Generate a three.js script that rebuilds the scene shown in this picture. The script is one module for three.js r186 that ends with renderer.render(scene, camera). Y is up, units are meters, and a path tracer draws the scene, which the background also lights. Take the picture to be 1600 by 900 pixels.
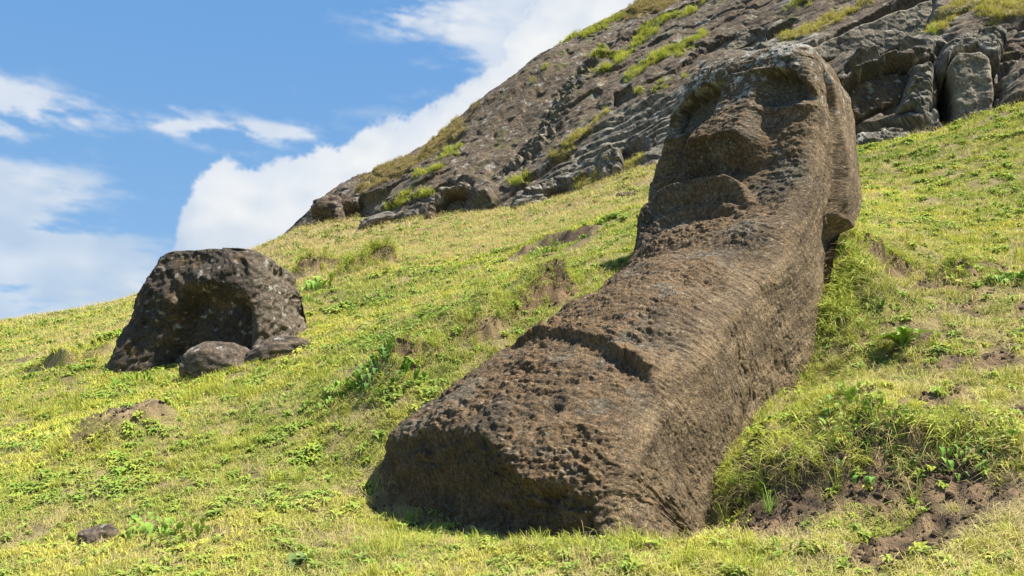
import * as THREE from 'three';
import { ImprovedNoise } from 'three/addons/math/ImprovedNoise.js';
import { mergeGeometries } from 'three/addons/utils/BufferGeometryUtils.js';

// ---------------------------------------------------------------- camera, sky, sun, exposure
const scene = new THREE.Scene();
const camera = new THREE.PerspectiveCamera(36, 16 / 9, 0.1, 6000);
const EYE = new THREE.Vector3(0, 1.6, 0), PITCH = 7 * Math.PI / 180;
camera.position.copy(EYE);
camera.rotation.set(PITCH, 0, 0);
scene.add(camera);
const renderer = new THREE.WebGLRenderer({ antialias: true });
renderer.toneMapping = THREE.LinearToneMapping;
renderer.toneMappingExposure = 2.9;
renderer.shadowMap.enabled = true;
const SUN = new THREE.Vector3(0.43, 0.88, 0.13).normalize();
const sun = new THREE.DirectionalLight(new THREE.Color(1, 0.93, 0.80), 3.9);
sun.name = 'sun';
sun.position.copy(SUN).multiplyScalar(120).add(new THREE.Vector3(0, 5, -25));
sun.target.position.set(0, 5, -25);
sun.castShadow = true; sun.shadow.radius = 1;
Object.assign(sun.shadow.camera, { left: -60, right: 60, top: 60, bottom: -60, near: 1, far: 300 });
scene.add(sun, sun.target);

// ---------------------------------------------------------------- small maths
const NZ = new ImprovedNoise();
const n3 = (x, y, z) => NZ.noise(x + 113.7, y + 71.3, z + 37.9);
function fbm(x, y, z, o = 4, g = 0.5) { let a = 1, s = 0, f = 1; for (let i = 0; i < o; i++) { s += a * n3(x * f + i * 17.3, y * f + i * 9.1, z * f + i * 5.7); a *= g; f *= 2.03; } return s; }
function ridge(x, y, z, o = 3) { let a = 1, s = 0, f = 1; for (let i = 0; i < o; i++) { s += a * (1 - 2 * Math.abs(n3(x * f + i * 11.3, y * f + i * 3.1, z * f + i * 7.7))); a *= 0.5; f *= 2.1; } return s; }
const clamp = (x, a = 0, b = 1) => Math.min(b, Math.max(a, x));
const ss = (a, b, x) => { const t = clamp((x - a) / (b - a)); return t * t * (3 - 2 * t); };
const mix = (a, b, t) => a + (b - a) * t;
const mix3 = (a, b, t) => [mix(a[0], b[0], t), mix(a[1], b[1], t), mix(a[2], b[2], t)];
const gauss = (x) => Math.exp(-x * x);
function rng(seed) { let s = seed >>> 0; return () => { s = (s + 0x6d2b79f5) >>> 0; let t = Math.imul(s ^ (s >>> 15), 1 | s); t = (t + Math.imul(t ^ (t >>> 7), 61 | t)) ^ t; return ((t ^ (t >>> 14)) >>> 0) / 4294967296; }; }
function lin(x, pts) { if (x <= pts[0][0]) return pts[0][1]; for (let i = 1; i < pts.length; i++) if (x <= pts[i][0]) { const t = (x - pts[i - 1][0]) / (pts[i][0] - pts[i - 1][0]); return mix(pts[i - 1][1], pts[i][1], t); } return pts[pts.length - 1][1]; }
function cr(A, s) {
  if (s < 0) return A[0] + (A[1] - A[0]) * s;
  if (s > A.length - 1) return A[A.length - 1] + (A[A.length - 1] - A[A.length - 2]) * (s - A.length + 1);
  const i = clamp(Math.floor(s), 0, A.length - 2), x = s - i, n = A.length;
  const g = (k) => (k < 0 ? 2 * A[0] - A[1] : k >= n ? 2 * A[n - 1] - A[n - 2] : A[k]);
  const a = g(i - 1), b = g(i), c = g(i + 1), d = g(i + 2);
  return b + 0.5 * x * (c - a + x * (2 * a - 5 * b + 4 * c - d + x * (3 * (b - c) + d - a)));
}
// surveying helpers: where a sight line of the survey (measured from the camera's standpoint) runs
const FOC = 1385, cp = Math.cos(PITCH), sp = Math.sin(PITCH);
function sight(px, py) { const a = (px - 800) / FOC, b = (450 - py) / FOC; return [a, sp + b * cp, -cp + b * sp]; }
function at(px, py, d) { const r = sight(px, py); return [EYE.x + r[0] * d, EYE.y + r[1] * d, EYE.z + r[2] * d]; }
function proj(x, y, z) { const dx = x - EYE.x, dy = y - EYE.y, dz = z - EYE.z, w = dy * sp - dz * cp; return [800 + FOC * dx / w, 450 - FOC * (dy * cp + dz * sp) / w, w]; }

// ---------------------------------------------------------------- the sky: air and clouds
{
  const W = 4096, H = 2048, data = new Float32Array(W * H * 4), D = Math.PI / 180, S = 1 / 2.9;
  const azel = (px, py) => { const [x, y, z] = sight(px, py); return [Math.atan2(x, -z) / D, Math.atan2(y, Math.hypot(x, z)) / D]; };
  // heaped clouds: top edge of the bank by azimuth, in degrees
  const bank = [[-250, 560], [-60, 470], [150, 520], [215, 470], [255, 415], [285, 330], [312, 275], [350, 250], [395, 240], [425, 248], [450, 236], [500, 228], [535, 224], [560, 188], [600, 175], [640, 172], [668, 146], [705, 132], [750, 128], [775, 80], [820, 10], [900, -90], [1100, -190], [1400, -260], [1800, -200]].map(([a, b]) => azel(a, b));
  const blobs = [ // px, py, rx, ry, strength, streak
    [20, 325, 130, 50, .9, 0], [80, 375, 130, 55, 1.0, 0], [-40, 400, 200, 90, 1.2, 0], [170, 455, 200, 50, 0.8, 0], [40, 450, 200, 60, 0.9, 0], [350, 420, 110, 45, 0.75, 0], [-120, 330, 200, 90, 0.9, 0],
    [50, 175, 95, 42, 0.85, 1], [-40, 160, 110, 50, 0.9, 1], [120, 175, 50, 14, 0.45, 1], [210, 108, 90, 14, 0.32, 1], [215, 153, 60, 10, 0.5, 1], [300, 165, 65, 13, 0.55, 1], [280, 195, 100, 12, 0.5, 1], [370, 212, 130, 24, 0.85, 1], [470, 210, 90, 16, 0.6, 1], [330, 205, 70, 20, 0.6, 1], [560, 180, 60, 16, 0.4, 1],
    [700, 20, 150, 50, 0.8, 1], [640, 25, 80, 34, 0.55, 1], [780, 60, 130, 80, 1.15, 0], [900, -10, 200, 90, 1.3, 0], [700, 95, 80, 24, 0.5, 1], [655, 150, 60, 26, 0.4, 1], [830, 110, 90, 60, 0.9, 0], [310, 440, 150, 50, 1.1, 1], [230, 480, 200, 40, 1.2, 1], [90, 300, 140, 40, .8, 1],
  ].map(([x, y, rx, ry, s, k]) => { const c = azel(x, y); return [c[0], c[1], rx / FOC / D, ry / FOC / D, s, k]; });
  for (let j = 0; j < H; j++) {
    const el = ((j + 0.5) / H - 0.5) * 180;
    for (let i = 0; i < W; i++) {
      const az0 = ((i + 0.5) / W - 0.5) * 360;           // atan2(z, x)
      let az = az0 + 90; if (az > 180) az -= 360;        // 0 = the way the camera looks
      const o = (j * W + i) * 4;
      const e = Math.max(el, 0);
      // clear air: paler to the horizon
      const k = Math.exp(-e / 13), kk = Math.exp(-e / 55);
      let r = mix(0.095, 0.34, k) + 0.05 * kk, g = mix(0.275, 0.53, k) + 0.10 * kk, b = mix(0.65, 0.80, k) + 0.10 * kk;
      if (el > -0.5) {
        const inView = Math.abs(az) < 48 && el < 42;
        // texture noise in degrees, stretched along the horizon for streaks
        const cx = Math.sin(az * D) * 57, cz = Math.cos(az * D) * 57;
        let dens = 0, wisp = 0;
        if (inView) {
          const w1 = fbm(cx * 0.16, e * 0.2, cz * 0.16, 6, 0.55);
          const w2 = fbm(cx * 0.10, e * 0.42, cz * 0.10 + 40, 6, 0.6);
          const bil = 1 - Math.abs(n3(cx * 0.55, e * 0.6, cz * 0.55)) * 2 + 0.5 * (1 - Math.abs(n3(cx * 1.2, e * 1.3, 8)) * 2);
          const d = lin(az, bank) - e + 1.5 * n3(cx * .20 + 5, e * .24, cz * .20) + .8 * n3(cx * .42, e * .46, cz * .42 + 8) + w1 * 0.6 + bil * 0.5 + .28 * (1 - 2 * Math.abs(n3(cx * 2.6, e * 2.8, cz * 2.6))) - 0.55;
          dens = Math.max(dens, ss(0, 0.8 + .8 * ss(1, 6, d), d) * (0.80 + 0.16 * ss(0, 4, d) + .12 * w1) * mix(1, .62 + .5 * w1, ss(10.5, 6, e) * ss(-10, -19, az)));
          let f = 0, q = 0;
          for (const B of blobs) { const dx = (az - B[0]) / B[2], dy = (e - B[1]) / B[3], v = B[4] * Math.exp(-(dx * dx + dy * dy)); if (B[5]) q += v; else f += v; }
          dens = Math.max(dens, 0.70 * ss(0.36, 1.45, f * (.8 + .7 * w2) + w1 * 0.42 + w2 * 0.22));
          const w4 = fbm(cx * .3 + 7, e * .9 + .12 * cx, cz * .3, 5, .6); wisp = ss(0.12, 1.3, q * clamp(.5 + .8 * w2 + .8 * w4, 0, 1.3) + w4 * .10) * 0.72;
        }
        const cover = fbm(cx * 0.05 + 3, e * 0.09, cz * 0.05 + 9, 5, 0.55);
        const outer = ss(0.05, 0.5, cover) * 0.8 * (inView ? ss(40, 48, Math.abs(az)) + ss(36, 42, e) : 1);
        const shade = clamp(0.5 + 0.9 * fbm(cx * 0.13, e * 0.17 - 0.3, cz * 0.13 + 20, 4) + .5 * n3(cx * .5, e * .8, cz * .5 + 4));
        const c = mix3([0.58, 0.68, 0.80], [0.90, 0.915, 0.93], clamp(shade * 0.85 + ss(5, 17, e) * 0.35));
        const a = clamp(Math.max(dens, outer) + wisp * (1 - dens));
        r = mix(r, c[0], a); g = mix(g, c[1], a); b = mix(b, c[2], a);
      }
      data[o] = r * S; data[o + 1] = g * S; data[o + 2] = b * S; data[o + 3] = 1;
    }
  }
  const t = new THREE.DataTexture(data, W, H, THREE.RGBAFormat, THREE.FloatType);
  t.mapping = THREE.EquirectangularReflectionMapping; t.magFilter = THREE.LinearFilter; t.needsUpdate = true;
  scene.background = t; scene.environment = t;
}

// ---------------------------------------------------------------- naming helpers
const taken = {};
function numbered(name) { const k = taken[name] = (taken[name] ?? -1) + 1; return k ? name + '_' + String(k).padStart(3, '0') : name; }
function tag(o, label, category, group, kind) { if (label) o.userData.label = label; if (category) o.userData.category = category; if (group) o.userData.group = group; if (kind) o.userData.kind = kind; return o; }
function mesh(name, g, m, parent = scene) { const o = new THREE.Mesh(g, m); o.name = parent === scene ? numbered(name) : name; o.castShadow = o.receiveShadow = true; parent.add(o); return o; }

// thin-plate surface through measured points: pts [[a, b, value], ...]
function plate(pts, lambda = 0.02) {
  const n = pts.length, N = n + 3, K = (r2) => (r2 < 1e-9 ? 0 : 0.5 * r2 * Math.log(r2)), A = Array.from({ length: N }, () => new Float64Array(N + 1));
  for (let i = 0; i < n; i++) {
    for (let j = 0; j < n; j++) A[i][j] = K((pts[i][0] - pts[j][0]) ** 2 + (pts[i][1] - pts[j][1]) ** 2);
    A[i][i] += lambda * (pts[i][3] ?? 1);
    A[i][n] = A[n][i] = 1; A[i][n + 1] = A[n + 1][i] = pts[i][0]; A[i][n + 2] = A[n + 2][i] = pts[i][1]; A[i][N] = pts[i][2];
  }
  for (let c = 0; c < N; c++) {
    let p = c; for (let r = c + 1; r < N; r++) if (Math.abs(A[r][c]) > Math.abs(A[p][c])) p = r;
    [A[c], A[p]] = [A[p], A[c]];
    for (let r = 0; r < N; r++) if (r !== c) { const f = A[r][c] / A[c][c]; if (f) for (let k = c; k <= N; k++) A[r][k] -= f * A[c][k]; }
  }
  const w = A.map((row, i) => row[N] / row[i]);
  const X = Float64Array.from(pts, (p) => p[0]), Y = Float64Array.from(pts, (p) => p[1]);
  return (a, b) => { let s = w[n] + w[n + 1] * a + w[n + 2] * b; for (let i = 0; i < n; i++) { const dx = a - X[i], dy = b - Y[i], r2 = dx * dx + dy * dy; if (r2 > 1e-9) s += w[i] * 0.5 * r2 * Math.log(r2); } return s; };
}

// ---------------------------------------------------------------- the hillside
const survey = [
  [0, 900, 6.8], [300, 900, 6.5], [600, 900, 6.2], [900, 900, 5.7], [1200, 900, 5.35], [1600, 900, 4.7],
  [0, 750, 9.2], [300, 750, 8.4], [520, 785, 7.9], [0, 620, 13.5], [300, 640, 11], [470, 640, 9.8], [500, 590, 11],
  [120, 572, 15], [250, 578, 14], [390, 560, 13.6], [490, 520, 14.6], [620, 470, 15.5], [800, 420, 16.5], [500, 432, 22], [640, 405, 21.5], [860, 370, 19.5],
  [0, 505, 40], [100, 497, 41], [200, 476, 41], [420, 386, 43], [490, 352, 45], [560, 358, 41], [670, 343, 38], [820, 322, 34.5], [910, 305, 32.5], [1000, 268, 30], [700, 370, 30], [880, 335, 27],
  [590, 798, 8.0], [671, 826, 7.5], [743, 838, 7.1], [871, 848, 6.45], [955, 855, 6.05], [1060, 852, 6.8], [1118, 826, 7.3],
  [555, 722, 8.6], [610, 640, 8.9], [660, 585, 9.4], [740, 545, 9.8], [832, 500, 10.4], [902, 460, 10.9], [955, 395, 13.2], [985, 333, 17.5],
  [1129, 742, 7.55], [1149, 702, 7.85], [1188, 660, 8.4], [1227, 621, 8.95], [1262, 582, 9.35], [1272, 535, 9.6], [1282, 491, 9.8], [1308, 448, 10.2], [1318, 394, 10.45],
  [1340, 385, 11.8], [1450, 385, 12.6], [1600, 360, 13.2], [1340, 236, 23.5], [1470, 209, 23], [1600, 166, 22], [1450, 300, 17.3], [1600, 262, 17.4],
  [1400, 450, 10.6], [1600, 455, 10.1], [1350, 530, 9.3], [1500, 530, 8.9], [1600, 545, 8.5], [1400, 600, 8.0], [1580, 620, 7.4],
  [1300, 850, 5.85], [1450, 850, 5.6], [1600, 850, 5.15], [1200, 800, 6.75], [1320, 788, 6.35], [1450, 772, 6.15], [1600, 790, 5.65], [1190, 695, 7.55], [1300, 652, 7.2], [1430, 645, 7.0], [1580, 685, 6.45],
  [0, 545, 66], [300, 525, 68], [500, 480, 72], [700, 400, 62], [1000, 330, 45], [1350, 290, 36], [1700, 240, 34], [1900, 140, 20], [-300, 560, 40], [-300, 700, 16], [-300, 900, 8],
].map(([x, y, d]) => { const p = at(x, y, d); return [p[0], p[2], p[1]]; });
survey.push([0, 0, 0], [-5, 0, -0.35], [5, 0.5, 0.45], [0, 8, -1.6], [-12, 6, -2.4], [12, 6, 0.4], [7, -3, 1.1], [-8, -4, -0.2], [30, -5, 9], [0, 40, -9], [-50, 10, -9], [40, 40, 3], [-80, -30, -9]);
const hill = plate(survey, 0.01);
const strand = (px) => px.map(([x, y, d]) => { const p = at(x, y, d); return [p[0], p[2]]; });
// little earth scarps: [line, height, run behind the lip, steepness, bare width]; uphill lies to the left of the line's direction... sign in s
const scarps = [];
function scarp(pts, h, run, edge, bare) { scarps.push({ p: strand(pts), h, run, edge, bare }); }
scarp([[1125, 745, 7.5], [1175, 735, 7.2], [1240, 735, 6.8], [1320, 735, 6.6], [1400, 735, 6.5], [1450, 730, 6.45], [1500, 705, 6.4], [1560, 728, 6.15], [1640, 735, 6.0]], 0.14, 0.9, 0.05, 0.42);
scarp([[450, 425, 22], [490, 412, 22.2], [520, 406, 22.5], [545, 412, 22.3], [575, 398, 22.6], [610, 392, 23]], 0.42, 2.5, 0.10, 0.12);
scarp([[530, 430, 20.5], [560, 424, 20.5], [590, 414, 20.8], [620, 404, 21.2]], 0.36, 2.2, 0.10, 0.12);
scarp([[1318, 432, 10.7], [1350, 425, 10.8], [1390, 414, 11.3], [1440, 430, 11.0], [1500, 438, 10.9], [1540, 436, 11]], 0.26, 1.0, 0.05, 0.16);
scarp([[600, 640, 9.0], [650, 580, 9.6], [700, 555, 9.9], [760, 530, 10.2], [820, 500, 10.6], [870, 482, 10.9], [910, 455, 11.2]], 0.30, 0.9, 0.05, 0.15);
scarp([[95, 575, 14.9], [130, 560, 15.2], [165, 556, 15.2]], 0.35, 1.2, 0.06, 0.2);
scarp([[930, 390, 16], [880, 388, 17], [780, 395, 17.8]].reverse(), 0.16, 1.4, 0.08, 0.1);
for (const s of scarps) { const xs = s.p.map((p) => p[0]), zs = s.p.map((p) => p[1]); s.box = [Math.min(...xs) - s.run * 2, Math.max(...xs) + s.run * 2, Math.min(...zs) - s.run * 2.5, Math.max(...zs) + s.run]; }
const patches = []; // bare or dry patches [x, z, radius x, radius z, bare, lift]
function scarpAt(x, z) {
  let lift = 0, bare = 0;
  for (const s of scarps) {
    if (x < s.box[0] || x > s.box[1] || z < s.box[2] || z > s.box[3]) continue;
    let best = 1e9, sd = 0, tt = 0;
    const n = s.p.length - 1;
    for (let i = 0; i < n; i++) {
      const [ax, az] = s.p[i], [bx, bz] = s.p[i + 1], ex = bx - ax, ez = bz - az, L2 = ex * ex + ez * ez;
      const t = clamp(((x - ax) * ex + (z - az) * ez) / L2), dx = x - ax - ex * t, dz = z - az - ez * t, d = Math.hypot(dx, dz);
      if (d < best) { best = d; sd = (ex * dz - ez * dx) < 0 ? d : -d; tt = (i + t) / n; }
    }
    const wl = Math.min(s.run, 1.1); sd += 0.26 * wl * n3(x * 1.6 / wl, z * 1.6 / wl, 4) + 0.13 * wl * n3(x * 4 / wl, z * 4 / wl, 9) + .05 * wl * n3(x * 10 / wl, z * 10 / wl, 14);
    const ends = ss(0, 0.1, tt) * ss(0, 0.1, 1 - tt) * (0.45 + 1.0 * clamp(0.5 + 1.3 * n3(x * 1.5 / s.run, z * 1.5 / s.run, 2)));
    lift += s.h * ends * ss(-s.edge, s.edge, sd) * Math.exp(-Math.max(0, sd) / s.run);
    bare = Math.max(bare, ends * ss(-s.bare * 1.5, -s.bare * 0.5, sd) * (1 - ss(s.edge * 1.2, s.edge * 2.6, sd)));
  }
  return [lift, bare];
}
const roughGround = (x, z) => ss(1.1, 1.9, x - (-z - 6) * .62) * ss(12.4, 10.8, -z) * ss(3.5, 5, -z); // broken ground right of the statue
function groundInfo(x, z) {
  const r = Math.hypot(x, z), far = ss(70, 170, r);
  let y = far < 1 ? mix(clamp(hill(x, z), -30, 40), -22, far) : -22;
  let bare = 0, tan = 0;
  if (r < 70) {
    const [l, b] = scarpAt(x, z); y += l; bare = b;
    for (const p of patches) { const dx = (x - p[0]) / p[2], dz = (z - p[1]) / p[3], q = dx * dx + dz * dz; if (q < 4) { const k = Math.exp(-q * 1.6) * (1 + 0.5 * n3(x * 3, z * 3, 5)); bare = Math.max(bare, p[4] * ss(0.25, 0.7, k)); y += p[5] * (p[5] > .2 ? ss(0, .62, k) : k); if (p[5] > .2) tan = Math.max(tan, k); } }
    const rg = r < 13 ? roughGround(x, z) : 0;
    if (rg > 0) { bare = Math.max(bare, rg * .85 * ss(.50, .70, .5 + .55 * fbm(x * 1.5 + 7, z * 1.9, 63, 3))); y += rg * .05 * fbm(x * 2.3 + 3, z * 2.3, 64, 2); }
    const rough = ss(3, 0.4, Math.abs(x - 4.5) / 2.2) * ss(14, 10, -z) ;
    y += 0.05 * fbm(x * 0.7, z * 0.7, 1, 3) + (0.03 + 0.03 * rough) * fbm(x * 2.6, z * 2.6, 3, 2) + ss(20, 10, r) * .028 * fbm(x * 6.5, z * 6.5, 13, 2) + 0.10 * ss(14, 30, r) * fbm(x * 0.35, z * 0.35, 6, 2) + 0.10 * ss(12, 19, r) * ss(50, 30, r) * Math.max(0, fbm(x * 1.4, z * 2.2, 16, 2));
  }
  if (bare > .02) y += bare * (.045 * fbm(x * 5, z * 5, 21, 3, .6) + .02 * ridge(x * 11, z * 11, 5, 2));
  return [y, bare, tan];
}
const groundY = (x, z) => groundInfo(x, z)[0];
function hit(px, py, from = 3) { // where a sight line meets the hillside
  const r = sight(px, py); let d = from, step = 0.05;
  for (; d < 90; d += step) { if (EYE.y + r[1] * d < groundY(r[0] * d, r[2] * d)) break; step = d < 12 ? 0.05 : 0.15; }
  return [r[0] * d, EYE.y + r[1] * d, r[2] * d, d];
}
{ // bare patches and mounds
  const add = (px, py, rx, rz, bare, lift) => { const p = hit(px, py); patches.push([p[0], p[2], rx, rz, bare, lift]); };
  add(1215, 808, 0.5, 0.26, 1, 0); add(1320, 792, .4, .2, .7, 0); add(1170, 770, .25, .3, .9, 0); add(1250, 770, .4, .2, .9, 0); add(1350, 760, .35, .15, .8, 0); add(1150, 835, 0.25, 0.2, 0.5, 0); add(1480, 765, 0.3, 0.3, 1, 0); add(1520, 740, .3, .2, .9, 0); add(1560, 780, 0.2, 0.2, 0.5, 0);
  add(1460, 640, 0.35, 0.3, 0.8, 0.05); add(1250, 620, 0.3, 0.35, 0.7, 0); add(1390, 440, 0.9, 0.3, 0.6, 0); add(1330, 445, 0.3, 0.3, 0.7, 0); add(1560, 455, 0.6, 0.3, 0.6, 0);
  add(620, 800, 0.35, 0.25, 0.5, 0); add(230, 715, 0.6, 0.4, 0.35, 0); add(60, 560, 1.0, 0.9, 0.6, 0); add(360, 840, 0.3, 0.3, 0.4, 0); for (const [x, y] of [[600, 796], [660, 822], [720, 834], [790, 842], [860, 848], [930, 855], [1000, 858], [1060, 856]]) add(x, y, .2, .14, .75, 0); add(194, 688, 0.66, 0.5, 0.85, 0.33); { const q = at(1324, 412, 10.15); patches.push([q[0], q[2], .4, .35, 0, .19]); } add(110, 705, 0.3, 0.3, 0.5, 0.05); add(130, 590, 0.6, 0.5, 0.5, 0); add(505, 468, 0.7, 0.7, 0.5, 0.1); add(460, 490, 0.7, 0.7, 0.3, 0.12);
  add(880, 395, 0.9, 0.6, 0.55, 0); add(1190, 690, 0.25, 0.2, 0.8, 0);
  add(1270, 700, 0.6, 0.3, 0, 0.06); add(1360, 690, 0.5, 0.3, 0, 0.06); add(1540, 690, 0.4, 0.3, 0, 0.08);
}
// dry straw-coloured ground: patchy everywhere, most on the high slope under the rocks
function dryness(x, z) {
  const d = -z, band = ss(17.5, 22, d + 2 * n3(x * 0.4, z * 0.4, 3)) * ss(-20, -6, x + 0 * d) * ss(6, 2, x - d * 0.15);
  const leftFar = ss(34, 40, d) * 0.55 * ss(0, -8, x);
  const p = 0.5 + 0.9 * fbm(x * 0.55, z * 0.55, 12, 3) + 0.35 * n3(x * 2.3, z * 2.3, 5);
  const right = ss(3, 5.5, x) * ss(13, 9, d) * 0.22, front = ss(9.5, 7, d) * ss(1.5, -0.5, x) * 0.12;
  return clamp(ss(0.6, 1.3, p) * 0.5 + band * 0.9 * (0.6 + 0.5 * p) + leftFar + right + front - 0.2 * ss(6, 8, x) * ss(12.5, 14, d));
}
const wear = (x, z) => ss(.46, .84, .5 + .62 * fbm(x * 1.5, z * 1.5, 44, 3) + .22 * n3(x * 6, z * 6, 3)); // trodden, thin places
// ---------------------------------------------------------------- stone: shared fine-grain textures (tile of 1 m)
function tileTexture(size, fn, srgb) {
  const d = new Uint8Array(size * size * 4);
  for (let j = 0; j < size; j++) for (let i = 0; i < size; i++) { const v = clamp(fn(i / size, j / size)) * 255, o = (j * size + i) * 4; d[o] = d[o + 1] = d[o + 2] = v; d[o + 3] = 255; }
  const t = new THREE.DataTexture(d, size, size, THREE.RGBAFormat); t.wrapS = t.wrapT = THREE.RepeatWrapping; t.magFilter = t.minFilter = THREE.LinearFilter; t.needsUpdate = true;
  if (srgb) t.colorSpace = THREE.SRGBColorSpace;
  return t;
}
const torus = (u, v, f, o, fn) => { const a = u * 6.28318, b = v * 6.28318, k = f / 6.28318; return fn(Math.cos(a) * k + Math.cos(b) * k * 0.37, Math.sin(a) * k + Math.sin(b) * k * 0.41, (Math.cos(b) + 0.6 * Math.sin(b)) * k + o); };
const h2 = (i, j, k) => { let a = Math.imul(i | 0, 374761393) + Math.imul(j | 0, 668265263) + Math.imul(k | 0, 974634547); a = Math.imul(a ^ (a >>> 13), 1274126177); return ((a ^ (a >>> 16)) >>> 0) / 4294967296; };
// broken flakes: [height with its own tilt, nearness to the crack, the flake's own number]; wraps after `period` cells if given
function flakes(a, b, k, period = 0) {
  const i = Math.floor(a), j = Math.floor(b), W = period ? (n) => ((n % period) + period) % period : (n) => n; let d1 = 9, d2 = 9, h = 0, id = 0;
  for (let y = -1; y < 2; y++) for (let x = -1; x < 2; x++) {
    const ci = W(i + x), cj = W(j + y), px = i + x + .1 + .8 * h2(ci, cj, k), py = j + y + .1 + .8 * h2(ci, cj, k + 7), d = Math.max(Math.abs(px - a), Math.abs(py - b)) * .6 + Math.hypot(px - a, py - b) * .4;
    if (d < d1) { d2 = d1; d1 = d; id = h2(ci, cj, k + 3); h = id - .5 + (h2(ci, cj, k + 5) - .5) * (px - a) + (h2(ci, cj, k + 6) - .3) * .9 * (py - b); } else if (d < d2) d2 = d;
  }
  return [h, ss(.16, 0, d2 - d1), id];
}
const grainBump = tileTexture(1024, (u, v) => { const wx = .25 * torus(u, v, 9, 3, (x, y, z) => n3(x, y, z)), A = flakes(u * 16 + wx, v * 22 + wx, 1), B = flakes(u * 38 + wx * 2, v * 50 - wx, 2); return .5 + .26 * A[0] - .08 * A[1] + .15 * B[0] - .07 * B[1] + .16 * torus(u, v, 60, 5, (x, y, z) => fbm(x, y, z, 3, .7)); });
const grainTone = tileTexture(1024, (u, v) => { const A = flakes(u * 38 + .5 * torus(u, v, 9, 3, (x, y, z) => n3(x, y, z)), v * 50, 2); return .86 + .20 * (A[2] - .5) - .14 * A[1] + .22 * torus(u, v, 40, 13, (x, y, z) => fbm(x, y, z, 4, .7)) + .25 * (A[2] > .965 ? 1 : 0); }, true);
const stone = (bump, rough = 0.95) => new THREE.MeshStandardMaterial({ color: new THREE.Color().setRGB(.9, .88, .85), vertexColors: true, roughness: rough, map: grainTone, bumpMap: grainBump, bumpScale: bump });

const GROUND_MAT = new THREE.MeshStandardMaterial({ vertexColors: true, roughness: 1, bumpMap: grainBump, bumpScale: .03 });
{
  const az = [], R = [], D = Math.PI / 180;
  for (let a = -180; a < 180; a += Math.abs(a + 1e-6) < 38 ? 0.22 : 3) az.push(a);
  let r = 0.6; R.push(r); while (r < 3000) { r *= r < 4 ? 1.08 : r < 17 ? 1.0062 : r < 50 ? 1.0085 : 1.08; R.push(r); }
  const n = az.length, pos = [0, groundY(0, 0), 0], col = [0.1, 0.1, 0.04], uvs = [0, 0], idx = [];
  for (const q of R) for (const a of az) {
    const x = Math.sin(a * D) * q, z = -Math.cos(a * D) * q, [y, bare, tan] = groundInfo(x, z);
    pos.push(x, y, z); uvs.push(x * .9, z * .9);
    const dry = dryness(x, z), v = 0.85 + 0.4 * fbm(x * 3.1, z * 3.1, 2, 3);
    const wr = q < 60 ? wear(x, z) : 0;
    let c = mix3([0.20, 0.20, 0.042], [0.32, 0.25, 0.12], clamp(dry + 0.25 * n3(x * 6, z * 6, 7) + 0.1));
    c = mix3(c, mix3([.15, .11, .06], [.27, .21, .11], clamp(.5 + n3(x * 9, z * 9, 17))), wr * .8);
    c = mix3(c, mix3(mix3([0.062, 0.039, 0.021], [0.11, .075, .042], tan), mix3([0.225, 0.148, 0.080], [.25, .185, .11], tan), clamp(0.45 + 1.1 * fbm(x * 5, z * 5, 9, 4, .65))), clamp(bare * 1.15));
    if (q > 90) c = [0.07, 0.085, 0.03];
    col.push(c[0] * v, c[1] * v, c[2] * v);
  }
  for (let k = 0; k < n; k++) idx.push(0, 1 + k, 1 + (k + 1) % n);
  for (let j = 0; j < R.length - 1; j++) for (let k = 0; k < n; k++) { const a = 1 + j * n + k, b = 1 + j * n + (k + 1) % n; idx.push(a, a + n, b, b, a + n, b + n); }
  const g = new THREE.BufferGeometry();
  g.setAttribute('position', new THREE.Float32BufferAttribute(pos, 3)); g.setAttribute('color', new THREE.Float32BufferAttribute(col, 3)); g.setAttribute('uv', new THREE.Float32BufferAttribute(uvs, 2)); g.setIndex(idx);
  g.computeVertexNormals();
  tag(mesh('ground', g, GROUND_MAT), 'steep grassy hillside rising to the rock face', null, null, 'structure');
}

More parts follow.
